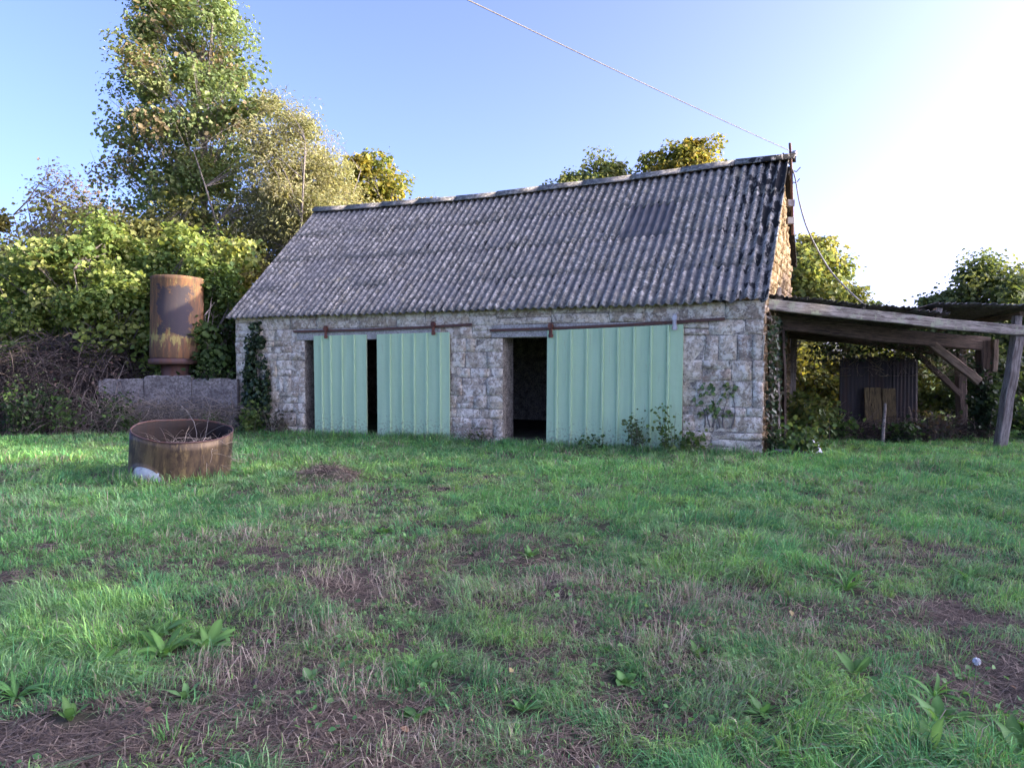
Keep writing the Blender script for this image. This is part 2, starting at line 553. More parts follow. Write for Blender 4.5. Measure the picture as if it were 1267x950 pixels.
rs = np.random.RandomState(3)
def stone_mesh(x0, x1, z0, z1, prot, g=.004):
    nx_, nz_ = (6, 4) if x1 - x0 > .32 else (5, 4)
    tx = np.concatenate([[0, .06], np.linspace(.06, .94, nx_ - 2)[1:-1], [.94, 1]]) if nx_ > 4 else np.linspace(0, 1, nx_)
    tz = np.array([0, .1, .9, 1.]) if nz_ == 4 else np.linspace(0, 1, nz_)
    w, h = x1 - x0 - g, z1 - z0 - g
    sk = rs.uniform(-.03, .03, 4)
    vs = []
    for j, b in enumerate(tz):
        for i, a in enumerate(tx):
            edge = i in (0, len(tx) - 1) or j in (0, len(tz) - 1)
            corner = i in (0, len(tx) - 1) and j in (0, len(tz) - 1)
            x = (a - .5) * w + (sk[0] * (b - .5) + rs.uniform(-.006, .006))
            z = (b - .5) * h + (sk[1] * (a - .5) + rs.uniform(-.006, .006))
            y = .007 if edge else -prot + rs.uniform(-.012, .007) + sk[2] * (a - .5) * 1.5 + sk[3] * (b - .5)
            if corner:
                x *= .97; z *= .95
            vs.append((x, y, z))
    n = len(tx)
    fs = [(j * n + i, j * n + i + 1, (j + 1) * n + i + 1, (j + 1) * n + i) for j in range(len(tz) - 1) for i in range(n - 1)]
    return vs, fs

def courses(z0, z1, lo=.19, hi=.33):
    z = [z0]
    while z[-1] < z1 - lo * .8:
        z.append(min(z1, z[-1] + rs.uniform(lo, hi)))
    if z[-1] < z1: z[-1] = z1
    return z

def add_stone(x0, x1, z0, z1):
    if x1 - x0 < .05 or z1 - z0 < .04: return
    vs, fs = stone_mesh(x0, x1, z0, z1, rs.uniform(.001, .012), rs.choice([.004, .008, .022]))
    mb = MB(); mb.add(vs, fs)
    o = mb.build('stone', M['stone'], front_wall, True)
    o.location = ((x0 + x1) / 2, 0, (z0 + z1) / 2)

def fill(x0, x1, z0, z1, wlo=.28, whi=.75):
    x = x0
    while x < x1 - .02:
        nxt = x + rs.uniform(wlo, whi)
        if x1 - nxt < wlo * .7: nxt = x1
        if nxt - x > .42 and z1 - z0 > .24 and rs.rand() < .36:      # two thin stones on top of each other
            mz = z0 + (z1 - z0) * rs.uniform(.4, .6)
            add_stone(x, nxt, z0, mz); add_stone(x, nxt, mz, z1)
        else:
            add_stone(x, nxt, z0, z1)
        x = nxt

for (a, b) in ((edges[0], edges[1]), (edges[2], edges[3]), (edges[4], 0.0)):
    cz = courses(-.30, 2.03, .15, .52 if b == 0.0 else .40)
    for z0, z1 in zip(cz[:-1], cz[1:]):
        fill(a, b, z0, z1, .2, .85 if b == 0.0 else .6)
cz = [2.30, 2.635]
for z0, z1 in zip(cz[:-1], cz[1:]):
    fill(-L, 0, z0, z1, .45, 1.25)
for (a, b) in ((edges[0], edges[1] - .22), (edges[2] + .12, edges[3] - .25), (edges[4] + .15, 0.0)):
    fill(a, b, 2.03, 2.30, .35, .8)
for (a, b) in ((edges[1] - .22, edges[2] + .12), (edges[3] - .25, edges[4] + .15)):
    mb = MB(); mb.box(((a + b) / 2, .20, 2.165), (b - a - .012, .46, .255), bev=.012)
    mb.build('lintel', M['lintel'], front_wall)

# gable walls and back wall
def gable_poly(x0, x1):
    zb = ZB
    back = RIDGE_Z - (DP - RIDGE_Y) * .97
    prof = [(.02, zb), (DP, zb), (DP, back - .12), (RIDGE_Y, RIDGE_Z - .12), (.02, EAVE_Z + .05)]
    vs = [(x0, y, z) for y, z in prof] + [(x1, y, z) for y, z in prof]
    n = len(prof)
    fs = [tuple(range(n)), tuple(range(2 * n - 1, n - 1, -1))] + [(i, i + n, (i + 1) % n + n, (i + 1) % n) for i in range(n)]
    return vs, fs
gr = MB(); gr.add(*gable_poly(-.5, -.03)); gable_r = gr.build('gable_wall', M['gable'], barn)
gl = MB(); gl.add(*gable_poly(-L + .01, -L + .5)); gl.build('gable_wall', M['mortar'], barn)
bw = MB(); bw.box((-L / 2, DP - .2, 1.7), (L - 1.1, .4, 4.5)); bw.build('back_wall', M['mortar'], barn)
gs = MB()
cz = courses(-.3, 5.7, .11, .2)
for z0, z1 in zip(cz[:-1], cz[1:]):
    zm = max(z0, 0)
    y0 = 0.0 if z1 < EAVE_Z else (z1 - EAVE_Z) / .97 + .03
    y1 = DP if z1 < 3.9 else DP - (z1 - 3.9) / .97 - .08
    y = y0
    while y < y1 - .03:
        nx2 = min(y1, y + rs.uniform(.14, .36))
        if y1 - nx2 < .08: nx2 = y1
        vs, fs = stone_mesh(y, nx2, z0, z1, rs.uniform(.005, .035), .016)
        cy, cz_ = (y + nx2) / 2, (z0 + z1) / 2
        gs.add([(-.03 - v[1] * 1.0, cy + v[0], cz_ + v[2]) for v in vs], fs)
        y = nx2
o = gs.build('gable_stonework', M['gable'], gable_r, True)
o['kind'] = 'stuff'
ft = MB(); ft.box((-L / 2, DP / 2, -.16), (L - .9, DP - .9, .2)); ft.build('barn_floor', M['soil'], barn)

# roof: four courses of twelve corrugated sheets
SLEN = math.hypot(RIDGE_Y - EAVE_Y, RIDGE_Z - EAVE_Z)
SY, SZ = (RIDGE_Y - EAVE_Y) / SLEN, (RIDGE_Z - EAVE_Z) / SLEN
NCOL, WAVE = 12, .177
X0 = -L - .12
def sag(x, t):
    u = np.clip((x - X0) / (L + .2), 0, 1)
    return -(.13 * np.sin(np.pi * u ** .8) ** 1.2) * t - .012 * np.sin(u * 19) * t
roof = MB().box((-L / 2, RIDGE_Y, RIDGE_Z - .26), (L - 1.1, .16, .2)).build('roof', M['darkwood'], barn)   # ridge purlin carrying the sheets
rp = MB()
rp.box((-L / 2, RIDGE_Y / 2, (EAVE_Z + RIDGE_Z) / 2 - .42), (L - 1.1, .14, .16))
rp.build('purlin', M['darkwood'], roof)
def sheet(u0, col, row_h, lift, tilt, seed, droop=0.0, chips=False, ylift=0.0):
    r = np.random.RandomState(seed)
    nwv = 6
    per = 6
    nxs = nwv * per + 3
    xx = np.arange(nxs) * WAVE / per
    tt = np.linspace(0, 1, 5)
    vs = []
    xo = X0 + col * nwv * WAVE
    jit = r.normal(0, .004, 5)
    for k, t in enumerate(tt):
        u = u0 + t * row_h
        for i, x in enumerate(xx):
            gx = xo + x + tilt * t
            h = .034 * math.sin(2 * math.pi * x / WAVE) + lift * (1 - t) + jit[k] * .6
            uu = u
            if k == 0: uu += r.normal(0, .006)
            if chips and k == 0:
                uu += max(0, r.normal(0, .03)) + .10 * math.exp(-((x - .78) / .16) ** 2)
                h += .05 * math.exp(-((x - .25) / .2) ** 2)
            y = EAVE_Y + SY * uu - SZ * h
            z = EAVE_Z + SZ * uu + SY * h + float(sag(gx, min(1, max(0, u / SLEN)))) - droop * (1 - t)
            vs.append((gx, y, z))
    fs = [(k * nxs + i, k * nxs + i + 1, (k + 1) * nxs + i + 1, (k + 1) * nxs + i) for k in range(4) for i in range(nxs - 1)]
    return vs, fs
NR = 4
EXPO = SLEN / NR
for row in range(NR):
    for col in range(NCOL):
        mb = MB()
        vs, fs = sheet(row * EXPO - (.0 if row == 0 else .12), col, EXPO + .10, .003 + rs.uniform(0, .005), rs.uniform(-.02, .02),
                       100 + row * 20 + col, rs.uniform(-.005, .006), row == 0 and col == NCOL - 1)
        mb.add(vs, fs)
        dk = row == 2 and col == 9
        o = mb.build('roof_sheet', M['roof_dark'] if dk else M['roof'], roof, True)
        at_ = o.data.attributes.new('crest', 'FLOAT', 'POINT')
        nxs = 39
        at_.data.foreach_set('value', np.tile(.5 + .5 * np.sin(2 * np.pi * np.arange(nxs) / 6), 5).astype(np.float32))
        if dk: o['label'] = 'smooth dark grey replacement roof sheet'
        so = o.modifiers.new('thickness', 'SOLIDIFY'); so.thickness = .007; so.offset = -1
mb = MB()
for sgn in (1,):
    zb = RIDGE_Z - (DP + .2 - RIDGE_Y) * .97
    mb.add([(X0, RIDGE_Y, RIDGE_Z - .02), (.1, RIDGE_Y, RIDGE_Z - .02), (.1, DP + .2, zb), (X0, DP + .2, zb),
            (X0, RIDGE_Y, RIDGE_Z - .17), (.1, RIDGE_Y, RIDGE_Z - .17), (.1, DP + .2, zb - .05), (X0, DP + .2, zb - .05)],
           [(0, 1, 2, 3), (7, 6, 5, 4), (0, 4, 5, 1), (1, 5, 6, 2), (2, 6, 7, 3), (3, 7, 4, 0)])
bro = mb.build('back_roof_slope', M['roof'], roof)
for v in bro.data.vertices:
    v.co.z += -.16 if v.co.y < RIDGE_Y + .1 else 0
nc = 11
cw = (L + .3) / nc
for i in range(nc):
    x0 = X0 - .02 + i * cw
    prof = []
    for a in np.linspace(-1, 1, 9):
        if abs(a) <= .5:
            prof.append((.075 * math.sin(a * math.pi), .035 + .05 * math.cos(a * math.pi)))
        else:
            s_ = 1 if a > 0 else -1
            k = (abs(a) - .5) / .5
            prof.append((s_ * (.075 + .10 * k), .035 - .105 * k))
    vs, fs = [], []
    for j, t in enumerate((0, .5, 1)):
        x = x0 + t * (cw + .05)
        lift = .010 * (1 - t) if i else 0
        for (py, pz) in prof:
            vs.append((x, RIDGE_Y + py * (1.04 - .06 * t), RIDGE_Z + .012 + pz * (1.05 - .08 * t) + lift + float(sag(x, 1)) + rs.normal(0, .004)))
    n = len(prof)
    fs = [(j * n + k, (j + 1) * n + k, (j + 1) * n + k + 1, j * n + k + 1) for j in range(2) for k in range(n - 1)]
    mb = MB(); mb.add(vs, fs)
    o = mb.build('ridge_cap', M['roof'], roof, True)
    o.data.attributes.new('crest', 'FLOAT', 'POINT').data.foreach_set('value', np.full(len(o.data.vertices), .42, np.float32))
    so = o.modifiers.new('thickness', 'SOLIDIFY'); so.thickness = .014; so.offset = -1

# sliding doors
def door(x0, x1, ztl, ztr, zbl, zbr, ribs, hangs, yoff, lean, lab):
    """ribs: rib centres as fractions; hangs: (x, material)"""
    root = empty('sliding_door', (x0, yoff, 0)); root.parent = barn; root['label'] = lab
    w = x1 - x0
    cuts = [0] + list(ribs) + [1]
    for k in range(len(cuts) - 1):
        a, b = cuts[k] * w, cuts[k + 1] * w
        prof = []
        if k > 0: prof += [(a - .030, .018), (a - .022, .018), (a - .020, -.032), (a + .014, -.032), (a + .020, -.002)]
        else: prof += [(a, -.0)]
        prof += [(a + (b - a) * .35, rs.uniform(-.006, .006)), (a + (b - a) * .65, rs.uniform(-.006, .006)), (b - .04, .002)]
        if k == len(cuts) - 2: prof += [(b - .002, .0), (b, .03)]
        else: prof += [(b - .033, .004)]
        vs, fs = [], []
        nzs = 5
        off = rs.uniform(-.004, .004)
        for j in range(nzs):
            t = j / (nzs - 1)
            for (px, py) in prof:
                f = min(1, max(0, px / w))
                zb = zbl + (zbr - zbl) * f + (rs.uniform(-.012, .012) if j == 0 else 0)
                zt = ztl + (ztr - ztl) * f
                vs.append((px + lean * (1 - t), py + off * k % .004 + .004 * math.sin(5 * t + k), zb + (zt - zb) * t))
        n = len(prof)
        fs = [(j * n + i, j * n + i + 1, (j + 1) * n + i + 1, (j + 1) * n + i) for j in range(nzs - 1) for i in range(n - 1)]
        mb = MB(); mb.add(vs, fs)
        o = mb.build('panel', M['door'], root)
        so = o.modifiers.new('thickness', 'SOLIDIFY'); so.thickness = .0025; so.offset = -1
    fr = MB()
    for z in (ztl - .07, .95, .05):
        fr.box((w / 2, .055, z), (w - .06, .03, .05))
    for x in (.03, w - .03):
        fr.box((x, .0555, 1.0), (.035, .028, 1.9))
    fr.build('frame', M['rail'], root)
    for hx, mt, zt in hangs:
        hb = MB()
        x = hx - x0
        hb.box((x, -.044, zt - .075), (.075, .010, .25), bev=.003)
        hb.box((x, -.038, zt - .16), (.10, .012, .06), bev=.003)
        hb.tube([(x - .0, -.075, zt + .03), (x - .0, -.01, zt + .03)], .052, 12)
        hb.box((x, -.02, zt + .09), (.09, .075, .012), bev=.003)
        hb.tube([(x, -.055, zt - .12), (x, -.03, zt - .12)], .014, 6)
        o = hb.build('hanger', mt, root)
        if mt is M['hanger_pale']: o['label'] = 'hanger with flaking white paint'
    return root
door(-10.06, -8.56, 2.14, 2.15, -.26, -.24, [.16, .33, .55, .78], [(-9.67, M['hanger'], 2.27)], -.06, .01,
     'narrow pale green ribbed sliding door at the far end')
door(-8.25, -6.38, 2.15, 2.17, -.24, -.2, [.19, .36, .53, .70, .88], [(-6.75, M['hanger'], 2.31)], -.075, .0,
     'pale green ribbed sliding door half over the left opening')
door(-4.12, -1.41, 2.165, 2.235, -.17, -.24, [.08, .19, .31, .43, .545, .66, .78, .90], [(-4.03, M['hanger'], 2.22), (-1.56, M['hanger_pale'], 2.33)], -.07, -.02,
     'widest pale green ribbed sliding door beside the dark doorway')
for (a, b, za, zb) in ((-10.67, -5.85, 2.245, 2.315), (-5.41, -.67, 2.185, 2.315)):
    rb = MB()
    n = 9
    pts = [(a + (b - a) * t, -.052, za + (zb - za) * t - .018 * math.sin(math.pi * t) + rs.normal(0, .004)) for t in np.linspace(0, 1, n)]
    for p, q_ in zip(pts[:-1], pts[1:]):
        c = [(p[i] + q_[i]) / 2 for i in range(3)]
        rb.box(c, ((Vector(q_) - Vector(p)).length + .002, .034, .052), beam_rot(p, q_))
    for t in (.04, .5, .96):
        rb.box((a + (b - a) * t, -.016, za + (zb - za) * t - .018 * math.sin(math.pi * t)), (.05, .035, .03))
    rb.build('door_rail', M['rail'], barn)

# mast with brackets on the gable, and the cable
mx, my = bl(.11, RIDGE_Y + .05)[:2]
mast = empty('cable_mast', (mx, my, 4.6), 0, 'thin rusty steel mast bracketed to the gable peak holding the cable', 'mast')
MB().tube([(.07, 0, -.35), (.02, 0, 1.0), (-.02, 0, 1.6)], .028, 8).build('pole', M['rail'], mast)
for z in (.32, -.05):
    o = MB().box((.0, -.02, z), (.15, .12, .14), bev=.008).build('bracket', M['steel'], mast)
for z, s_ in ((1.02, .16), (.78, .13)):
    MB().tube([(.03, 0, z), (.12, -.02, z - .03), (.12 + s_ * .5, -.03, z + .06)], .012, 5).build('hook', M['rail'], mast)
ib = MB(); ib.tube([(-.01, 0, 1.40), (.05, -.03, 1.40)], .02, 6); ib.lathe([(.0, -.07), (.045, -.06), (.03, -.03), (.05, 0), (.03, .03), (.045, .06), (.0, .07)], 10, (.07, -.05, 1.36))
ib.build('insulator', M['insul'], mast)
top = Vector((mx - .02, my, 4.6 + 1.44))
far = Vector((-22.0, -14.6, 6.35))
pts = []
for t in np.linspace(0, 1, 60):
    p = top.lerp(far, t)
    p.z -= 1.1 * 4 * t * (1 - t) * .35
    pts.append(p)
o = MB().tube(pts, .0085, 6).build('overhead_cable', M['cable'])
tag(o, 'pale twisted cable running overhead from the mast across the sky', 'cable')

# ------------------------------------------------------------------ plants
def unit(v): return v / np.maximum(np.linalg.norm(v, axis=1, keepdims=True), 1e-9)

def leaf_arrays(P, size, rng, up=.45, out=None, aspect=.42, droop=.35, svar=.5):
    """folded leaf, four triangles each"""
    n = len(P)
    nrm = rng.normal(size=(n, 3)); nrm[:, 2] = np.abs(nrm[:, 2]) * .8 + up
    if out is not None: nrm += out * .7
    nrm = unit(nrm)
    ax = rng.normal(size=(n, 3)); ax[:, 2] -= droop
    if out is not None: ax += out * .5
    ax -= nrm * np.sum(ax * nrm, 1, keepdims=True)
    ax = unit(ax)
    sd_ = np.cross(nrm, ax)
    s = (size * (1 + rng.uniform(-svar, svar, n)))[:, None]
    w = s * aspect
    b = P - ax * s * .5
    m1 = P - ax * s * .08
    v = np.stack([b, m1 + sd_ * w + nrm * s * .10, P + ax * s * .22 + sd_ * w * .72 + nrm * s * .07, P + ax * s * .52 - nrm * s * .08,
                  P + ax * s * .22 - sd_ * w * .72 + nrm * s * .07, m1 - sd_ * w + nrm * s * .10], 1)
    base = (np.arange(n) * 6)[:, None]
    f = np.concatenate([base + np.array([[0, 1, 2, 3]]), base + np.array([[0, 3, 4, 5]])])
    return v.reshape(-1, 3), f

def leaf_cols(n, rng, cols, weights=None, var=.22):
    cols = np.array(cols, float)
    k = rng.choice(len(cols), n, p=weights)
    c = cols[k] * (1 + rng.uniform(-var, var, (n, 1)))
    return np.repeat(np.clip(c, 0.003, .9), 6, 0)

def crown_points(ells, rng, clump_r, per, skin=2.4):
    """clump centres inside ellipsoids (skin: >3 pushes outward) and leaf points round them"""
    C, D = [], []
    for (cx, cy, cz, rx, ry, rz, n) in ells:
        d = unit(rng.normal(size=(n, 3)))
        r = rng.rand(n, 1) ** (1 / skin)
        wob = .78 + .44 * fbm(d[:, 0] * 2 + cx + 9, d[:, 2] * 2 + d[:, 1] * 1.7 + cy + 9, 60, 2)[:, None]
        C.append(np.array([cx, cy, cz]) + d * r * wob * np.array([rx, ry, rz]))
        D.append(d)
    C = np.concatenate(C); D = np.concatenate(D)
    return C, D

def tree(name, loc, ells, trunk, nleaf, lsize, cols, label, cat='tree', weights=None, clump=.45, seed=1, group=None, bare=0.0,
         limb_r=.035, trunk_r=.16, leafmat=None, stems=1, up=.45, droop=.35, aspect=.42, skin=2.4, trunk_mat=None):
    """ells / trunk height are relative to loc"""
    rng = np.random.RandomState(seed)
    root = empty(name, loc, 0, label, cat, group)
    C, D = crown_points(ells, rng, clump, 1, skin)
    tb = MB()
    tops = []
    random.seed(seed)
    for s in range(stems):
        a = 2 * math.pi * s / max(stems, 1) + rng.uniform(0, 1)
        sp = 0 if stems == 1 else rng.uniform(.25, .6)
        path = []
        lean = (rng.uniform(-.06, .06) + math.cos(a) * sp * .45, rng.uniform(-.06, .06) + math.sin(a) * sp * .45)
        for t in np.linspace(0, 1, 9):
            path.append(Vector((lean[0] * trunk * t + math.cos(a) * sp * .35 + .05 * trunk * .1 * math.sin(t * 7 + s),
                                lean[1] * trunk * t + math.sin(a) * sp * .35 + .05 * trunk * .1 * math.cos(t * 6 + s), -.15 + (trunk + .15) * t)))
        rr = trunk_r / math.sqrt(stems)
        tb.tube(path, [rr * (1.25 if i == 0 else 1) * (1 - .85 * i / 8) for i in range(9)], 7, wob=.08)
        tops.append(path)
    # limbs from the stems to every clump
    for c in C:
        path = tops[rng.randint(len(tops))]
        want = c[2] - .75 * math.hypot(c[0], c[1]) - rng.uniform(0, 1.6)
        k = min(range(len(path)), key=lambda i: abs(path[i].z - want))
        p0 = path[max(1, min(k, 8))]
        p2 = Vector(c)
        mid = p0.lerp(p2, .5) + Vector((0, 0, .12 * (p2 - p0).length)) + Vector(rng.normal(0, .08, 3))
        pts = []
        for t in (0, .35, .7, 1):
            pts.append(p0 * (1 - t) ** 2 + mid * 2 * t * (1 - t) + p2 * t * t)
        ln = (p2 - p0).length
        r0 = min(limb_r, .009 + .010 * ln)
        tb.tube(pts, [r0, r0 * .7, r0 * .45, r0 * .2], 4, cap=False)
        for j in range(3):
            e = p2 + Vector(rng.normal(0, clump * .8, 3)) + Vector(D[0]) * 0
            tb.tube([p2.lerp(p0, .25), p2.lerp(e, .5) + Vector((0, 0, .04)), e], [r0 * .35, r0 * .25, .003], 3, cap=False)
    tb.build('trunk', trunk_mat or M['bark'], root)
    n = nleaf
    k = rng.randint(len(C), size=n)
    wts = rng.gamma(1.6, 1, len(C)); wts /= wts.sum()
    k = rng.choice(len(C), n, p=wts)
    off = 1.7 * np.tanh(rng.normal(size=(n, 3)) / 1.7) * clump * np.array([1, 1, .75]) * rng.uniform(.6, 1.2, (len(C), 1))[k]
    P = C[k] + off
    P[:, 2] = np.maximum(P[:, 2], .05)
    v, f = leaf_arrays(P, lsize * rng.uniform(.7, 1.25, len(C))[k], rng, up, unit(off) * .6 + D[k] * .5, aspect, droop)
    # each clump leans to one of the species' leaf colours
    cc = np.array(cols, float)
    ck = rng.choice(len(cc), len(C), p=weights)
    lk = np.where(rng.rand(n) < .6, ck[k], rng.choice(len(cc), n, p=weights))
    c = cc[lk] * (1 + rng.uniform(-.25, .25, (n, 1)))
    npmesh('crown', v, f, leafmat or M['leaf'], root, np.repeat(np.clip(c, .004, .9), 6, 0))
    return root

GREEN = [(.10, .155, .030), (.065, .115, .028), (.17, .20, .045)]
YEL = [(.34, .27, .05), (.22, .22, .045), (.14, .17, .035)]

# trees on the left
tree('maple_tree', (-10.6, 25, gzf(-10.6, 25)),
     [(-.2, 0, 13.2, 2.0, 2.0, 2.6, 56), (-.15, 0, 10.2, 2.7, 2.3, 2.4, 110), (-1.5, 0, 7.8, 1.75, 1.7, 1.3, 24), (.5, 0, 7.2, 1.9, 1.9, 2.2, 46)],
     15.0, 46000, .112, [(.17, .23, .08), (.13, .18, .065), (.25, .28, .11), (.27, .21, .11)],
     'tall airy maple tree rising above everything else behind the rusty tank', weights=[.4, .3, .2, .1], clump=.42, seed=11, trunk_r=.15, limb_r=.02)
tree('willow_tree', (-7.5, 24, gzf(-7.5, 24)),
     [(.4, 0, 7.7, 1.75, 1.6, 2.5, 120), (1.4, 0, 6.0, 1.7, 1.5, 2.0, 80), (-.8, 0, 5.0, 1.5, 1.4, 2.0, 40)],
     8.3, 52000, .12, [(.30, .30, .14), (.25, .26, .11), (.34, .32, .17)],
     'pale silvery willow with fine leaves and bare stems beside the left roof verge', clump=.42, seed=12, stems=4, trunk_r=.2, limb_r=.016, aspect=.17, droop=.1)
tree('yellowing_tree', (-4.8, 29, gzf(-4.8, 29)),
     [(-.5, 0, 8.0, 1.7, 1.6, 1.75, 60), (1.2, 0, 7.2, 1.1, 1.2, 1.1, 28), (0, 0, 5.5, 2.0, 1.7, 2.0, 30)],
     8.4, 22000, .13, YEL + [(.34, .30, .06)], 'rounded yellow autumn tree just over the left end of the ridge', clump=.36, seed=13)
tree('bare_tree', (-17.0, 28, gzf(-17, 28)),
     [(.3, 0, 7.3, 1.7, 1.5, 1.9, 70), (1.2, 0, 5.6, 1.6, 1.4, 1.6, 30)],
     7.6, 6500, .11, [(.30, .22, .15), (.26, .20, .10), (.22, .21, .08)], 'half bare pinkish twiggy tree left of the tall maple', clump=.4, seed=14, stems=3, trunk_mat=M['bark'])
tree('olive_shrub', (-13.2, 23.4, gzf(-13, 23)),
     [(0, 0, 5.2, 2.3, 1.5, 1.6, 55), (2.4, 0, 5.3, 1.9, 1.4, 1.6, 45), (4.6, -.2, 4.6, 1.5, 1.3, 1.7, 30), (0, 0, 3, 3, 1.4, 1.6, 30), (3, 0, 3, 3, 1.4, 1.6, 30)],
     5.2, 22000, .13, [(.16, .17, .055), (.12, .14, .04), (.21, .20, .07)], 'dull olive shrub filling in below the tall maple', 'shrub', clump=.45, seed=15, stems=5, trunk_r=.16)
tree('olive_shrub', (-17.3, 24.5, gzf(-17, 24)),
     [(-.3, 0, 4.6, 1.5, 1.4, 2.2, 45), (.8, 0, 3.4, 1.6, 1.4, 2.2, 36)],
     5.0, 13000, .13, [(.22, .20, .06), (.16, .16, .05), (.28, .23, .09)], 'tawny shrub at the far left edge behind the brambles', 'shrub', clump=.4, seed=16, stems=4)
tree('hazel_bush', (-11.3, 20.6, gzf(-11.3, 20.6)),
     [(-.4, 0, 4.0, 2.3, 1.5, 1.55, 60), (2.4, .2, 4.5, 1.3, 1.2, 1.2, 26), (-1.9, -.1, 3.2, 1.4, 1.2, 1.4, 24), (1.0, -.5, 2.9, 1.5, 1.1, 1.3, 34), (2.3, -.2, 3.1, .9, .8, 1.2, 16)],
     4.2, 42000, .112, [(.26, .32, .08), (.17, .24, .06), (.11, .175, .045), (.32, .35, .11)], 'bright leafy hazel bush spreading left of the rusty tank', 'bush',
     clump=.36, seed=17, stems=6, trunk_r=.16, aspect=.46)
tree('elder_bush', (-7.75, 19.25, gzf(-7.7, 19.2)),
     [(0, 0, 2.9, .75, .65, 1.5, 30), (-.3, -.1, 1.7, .7, .55, .7, 16), (.35, .25, 1.8, .55, .5, .8, 12)],
     3.0, 6500, .12, [(.06, .105, .028), (.085, .135, .035), (.045, .08, .024)], 'dark green elder squeezed between tank and barn corner', 'bush', clump=.26, seed=18, stems=3, trunk_r=.08)

# trees beyond the roof and the shed
tree('oak_tree', (3.0, 26.5, gzf(3, 26)),
     [(.1, 0, 7.7, 1.5, 1.5, 1.55, 70), (-1.1, 0, 7.1, 1.2, 1.2, 1.0, 40), (1.5, 0, 7.0, 1.2, 1.2, 1.0, 34), (.2, 0, 5.6, 2.1, 1.8, 1.6, 24)],
     7.6, 22000, .13, [(.11, .16, .045), (.15, .19, .055), (.21, .22, .07)], 'dark green treetop showing over the middle of the ridge', clump=.3, seed=21)
tree('yellowing_tree', (5.8, 26.0, gzf(6, 26)),
     [(.2, 0, 8.2, 1.4, 1.4, 1.6, 70), (1.4, 0, 7.8, .9, .9, .9, 18), (0, 0, 5.8, 1.9, 1.8, 1.6, 24)],
     7.6, 20000, .13, YEL, 'yellow treetop showing over the right part of the ridge', clump=.3, seed=22)
tree('ash_sapling', (9.3, 23.0, gzf(9, 23)),
     [(-.1, 0, 4.2, 1.15, 1.1, 1.75, 40), (.7, 0, 3.2, 1.2, 1.0, 1.2, 26), (0, 0, 2.0, 1.6, 1.2, 1.4, 26)],
     4.8, 19000, .12, [(.28, .31, .09), (.19, .24, .07), (.33, .32, .10)], 'sunlit yellow green tree between the gable and the shed roof', clump=.3, seed=23, stems=2)
tree('hawthorn_tree', (14.2, 21.6, gzf(14, 21)),
     [(.2, 0, 3.2, 2.0, 1.8, 1.6, 120), (1.7, 0, 2.8, 1.8, 1.6, 1.8, 60), (-1.3, .1, 2.7, 1.0, 1.0, 1.1, 44), (.5, -.2, 1.2, 2.2, 1.4, 1.3, 40)],
     3.6, 42000, .115, [(.12, .16, .05), (.08, .12, .04), (.17, .20, .07)], 'dense dark hawthorn rising over the right end of the shed', clump=.36, seed=24, stems=4, trunk_r=.15, skin=3.2)
for i, (x, y, rx, h, cols, lab) in enumerate([
        (8.3, 20.3, 1.5, 2.2, [(.30, .28, .06), (.20, .21, .05), (.13, .16, .04)], 'sunlit yellow bush seen through the left bay of the shed'),
        (10.6, 20.6, 1.4, 2.3, [(.24, .24, .06), (.15, .18, .04), (.10, .13, .035)], 'green bush behind the dark tin sheets of the shed'),
        (12.3, 18.9, 1.2, 1.9, [(.07, .10, .03), (.05, .075, .025), (.10, .12, .035)], 'dark bush crowding the right posts of the shed')]):
    tree('thicket_bush', (x, y, gzf(x, y)), [(0, 0, h * .55, rx, 1.0, h * .5, 46), (.5, -.3, h * .3, rx, .9, h * .32, 20)], h, 8500, .11, cols, lab, 'bush',
         clump=.28, seed=30 + i, stems=5, trunk_r=.09, group='bushes behind the open shed')

# the hedgerow standing in the sun's way, east of the yard
tall = tree('hedgerow_tree', (34, 2.0, gzf(34, 2)), [(0, 0, 10.2, 4.6, 5.0, 4.7, 60), (0, 0, 4.9, 4.7, 5.0, 4.7, 80)], 11.5, 24000, .62,
            [(.07, .10, .03), (.055, .085, .026), (.1, .12, .035)], 'dense tall tree in the hedgerow that shades the yard', clump=.9, seed=41,
            group='hedgerow trees shading the yard', trunk_r=.35)
def copy_tree(o, loc, rz=0, sc=1.0):
    c = o.copy(); COL.objects.link(c); c.location = loc; c.rotation_euler = (0, 0, rz); c.scale = (sc, sc, sc)
    for ch in o.children:
        k = ch.copy(); COL.objects.link(k); k.parent = c
    return c
for i, (x, y, s_) in enumerate([(34.0, -4.2, .95), (43, -.6, 1.0)]):
    copy_tree(tall, (x, y, gzf(x, y)), 1.3 * i, s_)
low = tree('hedgerow_tree', (34, 9.7, gzf(34, 9)), [(0, 0, 6.0, 3.2, 3.0, 3.7, 60), (0, 0, 3, 3.2, 3.0, 3, 40)], 8, 12000, .55,
           [(.07, .10, .03), (.055, .085, .026), (.1, .12, .035)], 'lower dense tree in the hedgerow that shades the yard', 'tree', clump=.7, seed=42,
           group='hedgerow trees shading the yard')
low.scale = (1.12, .55, 1.04)
for i, (x, y, s_) in enumerate([(33.6, 13.6, 1.0), (39.5, 7.0, 1.1), (39.5, 11.6, 1.1)]):
    copy_tree(low, (x, y, gzf(x, y)), 2 + 1.1 * i, s_)

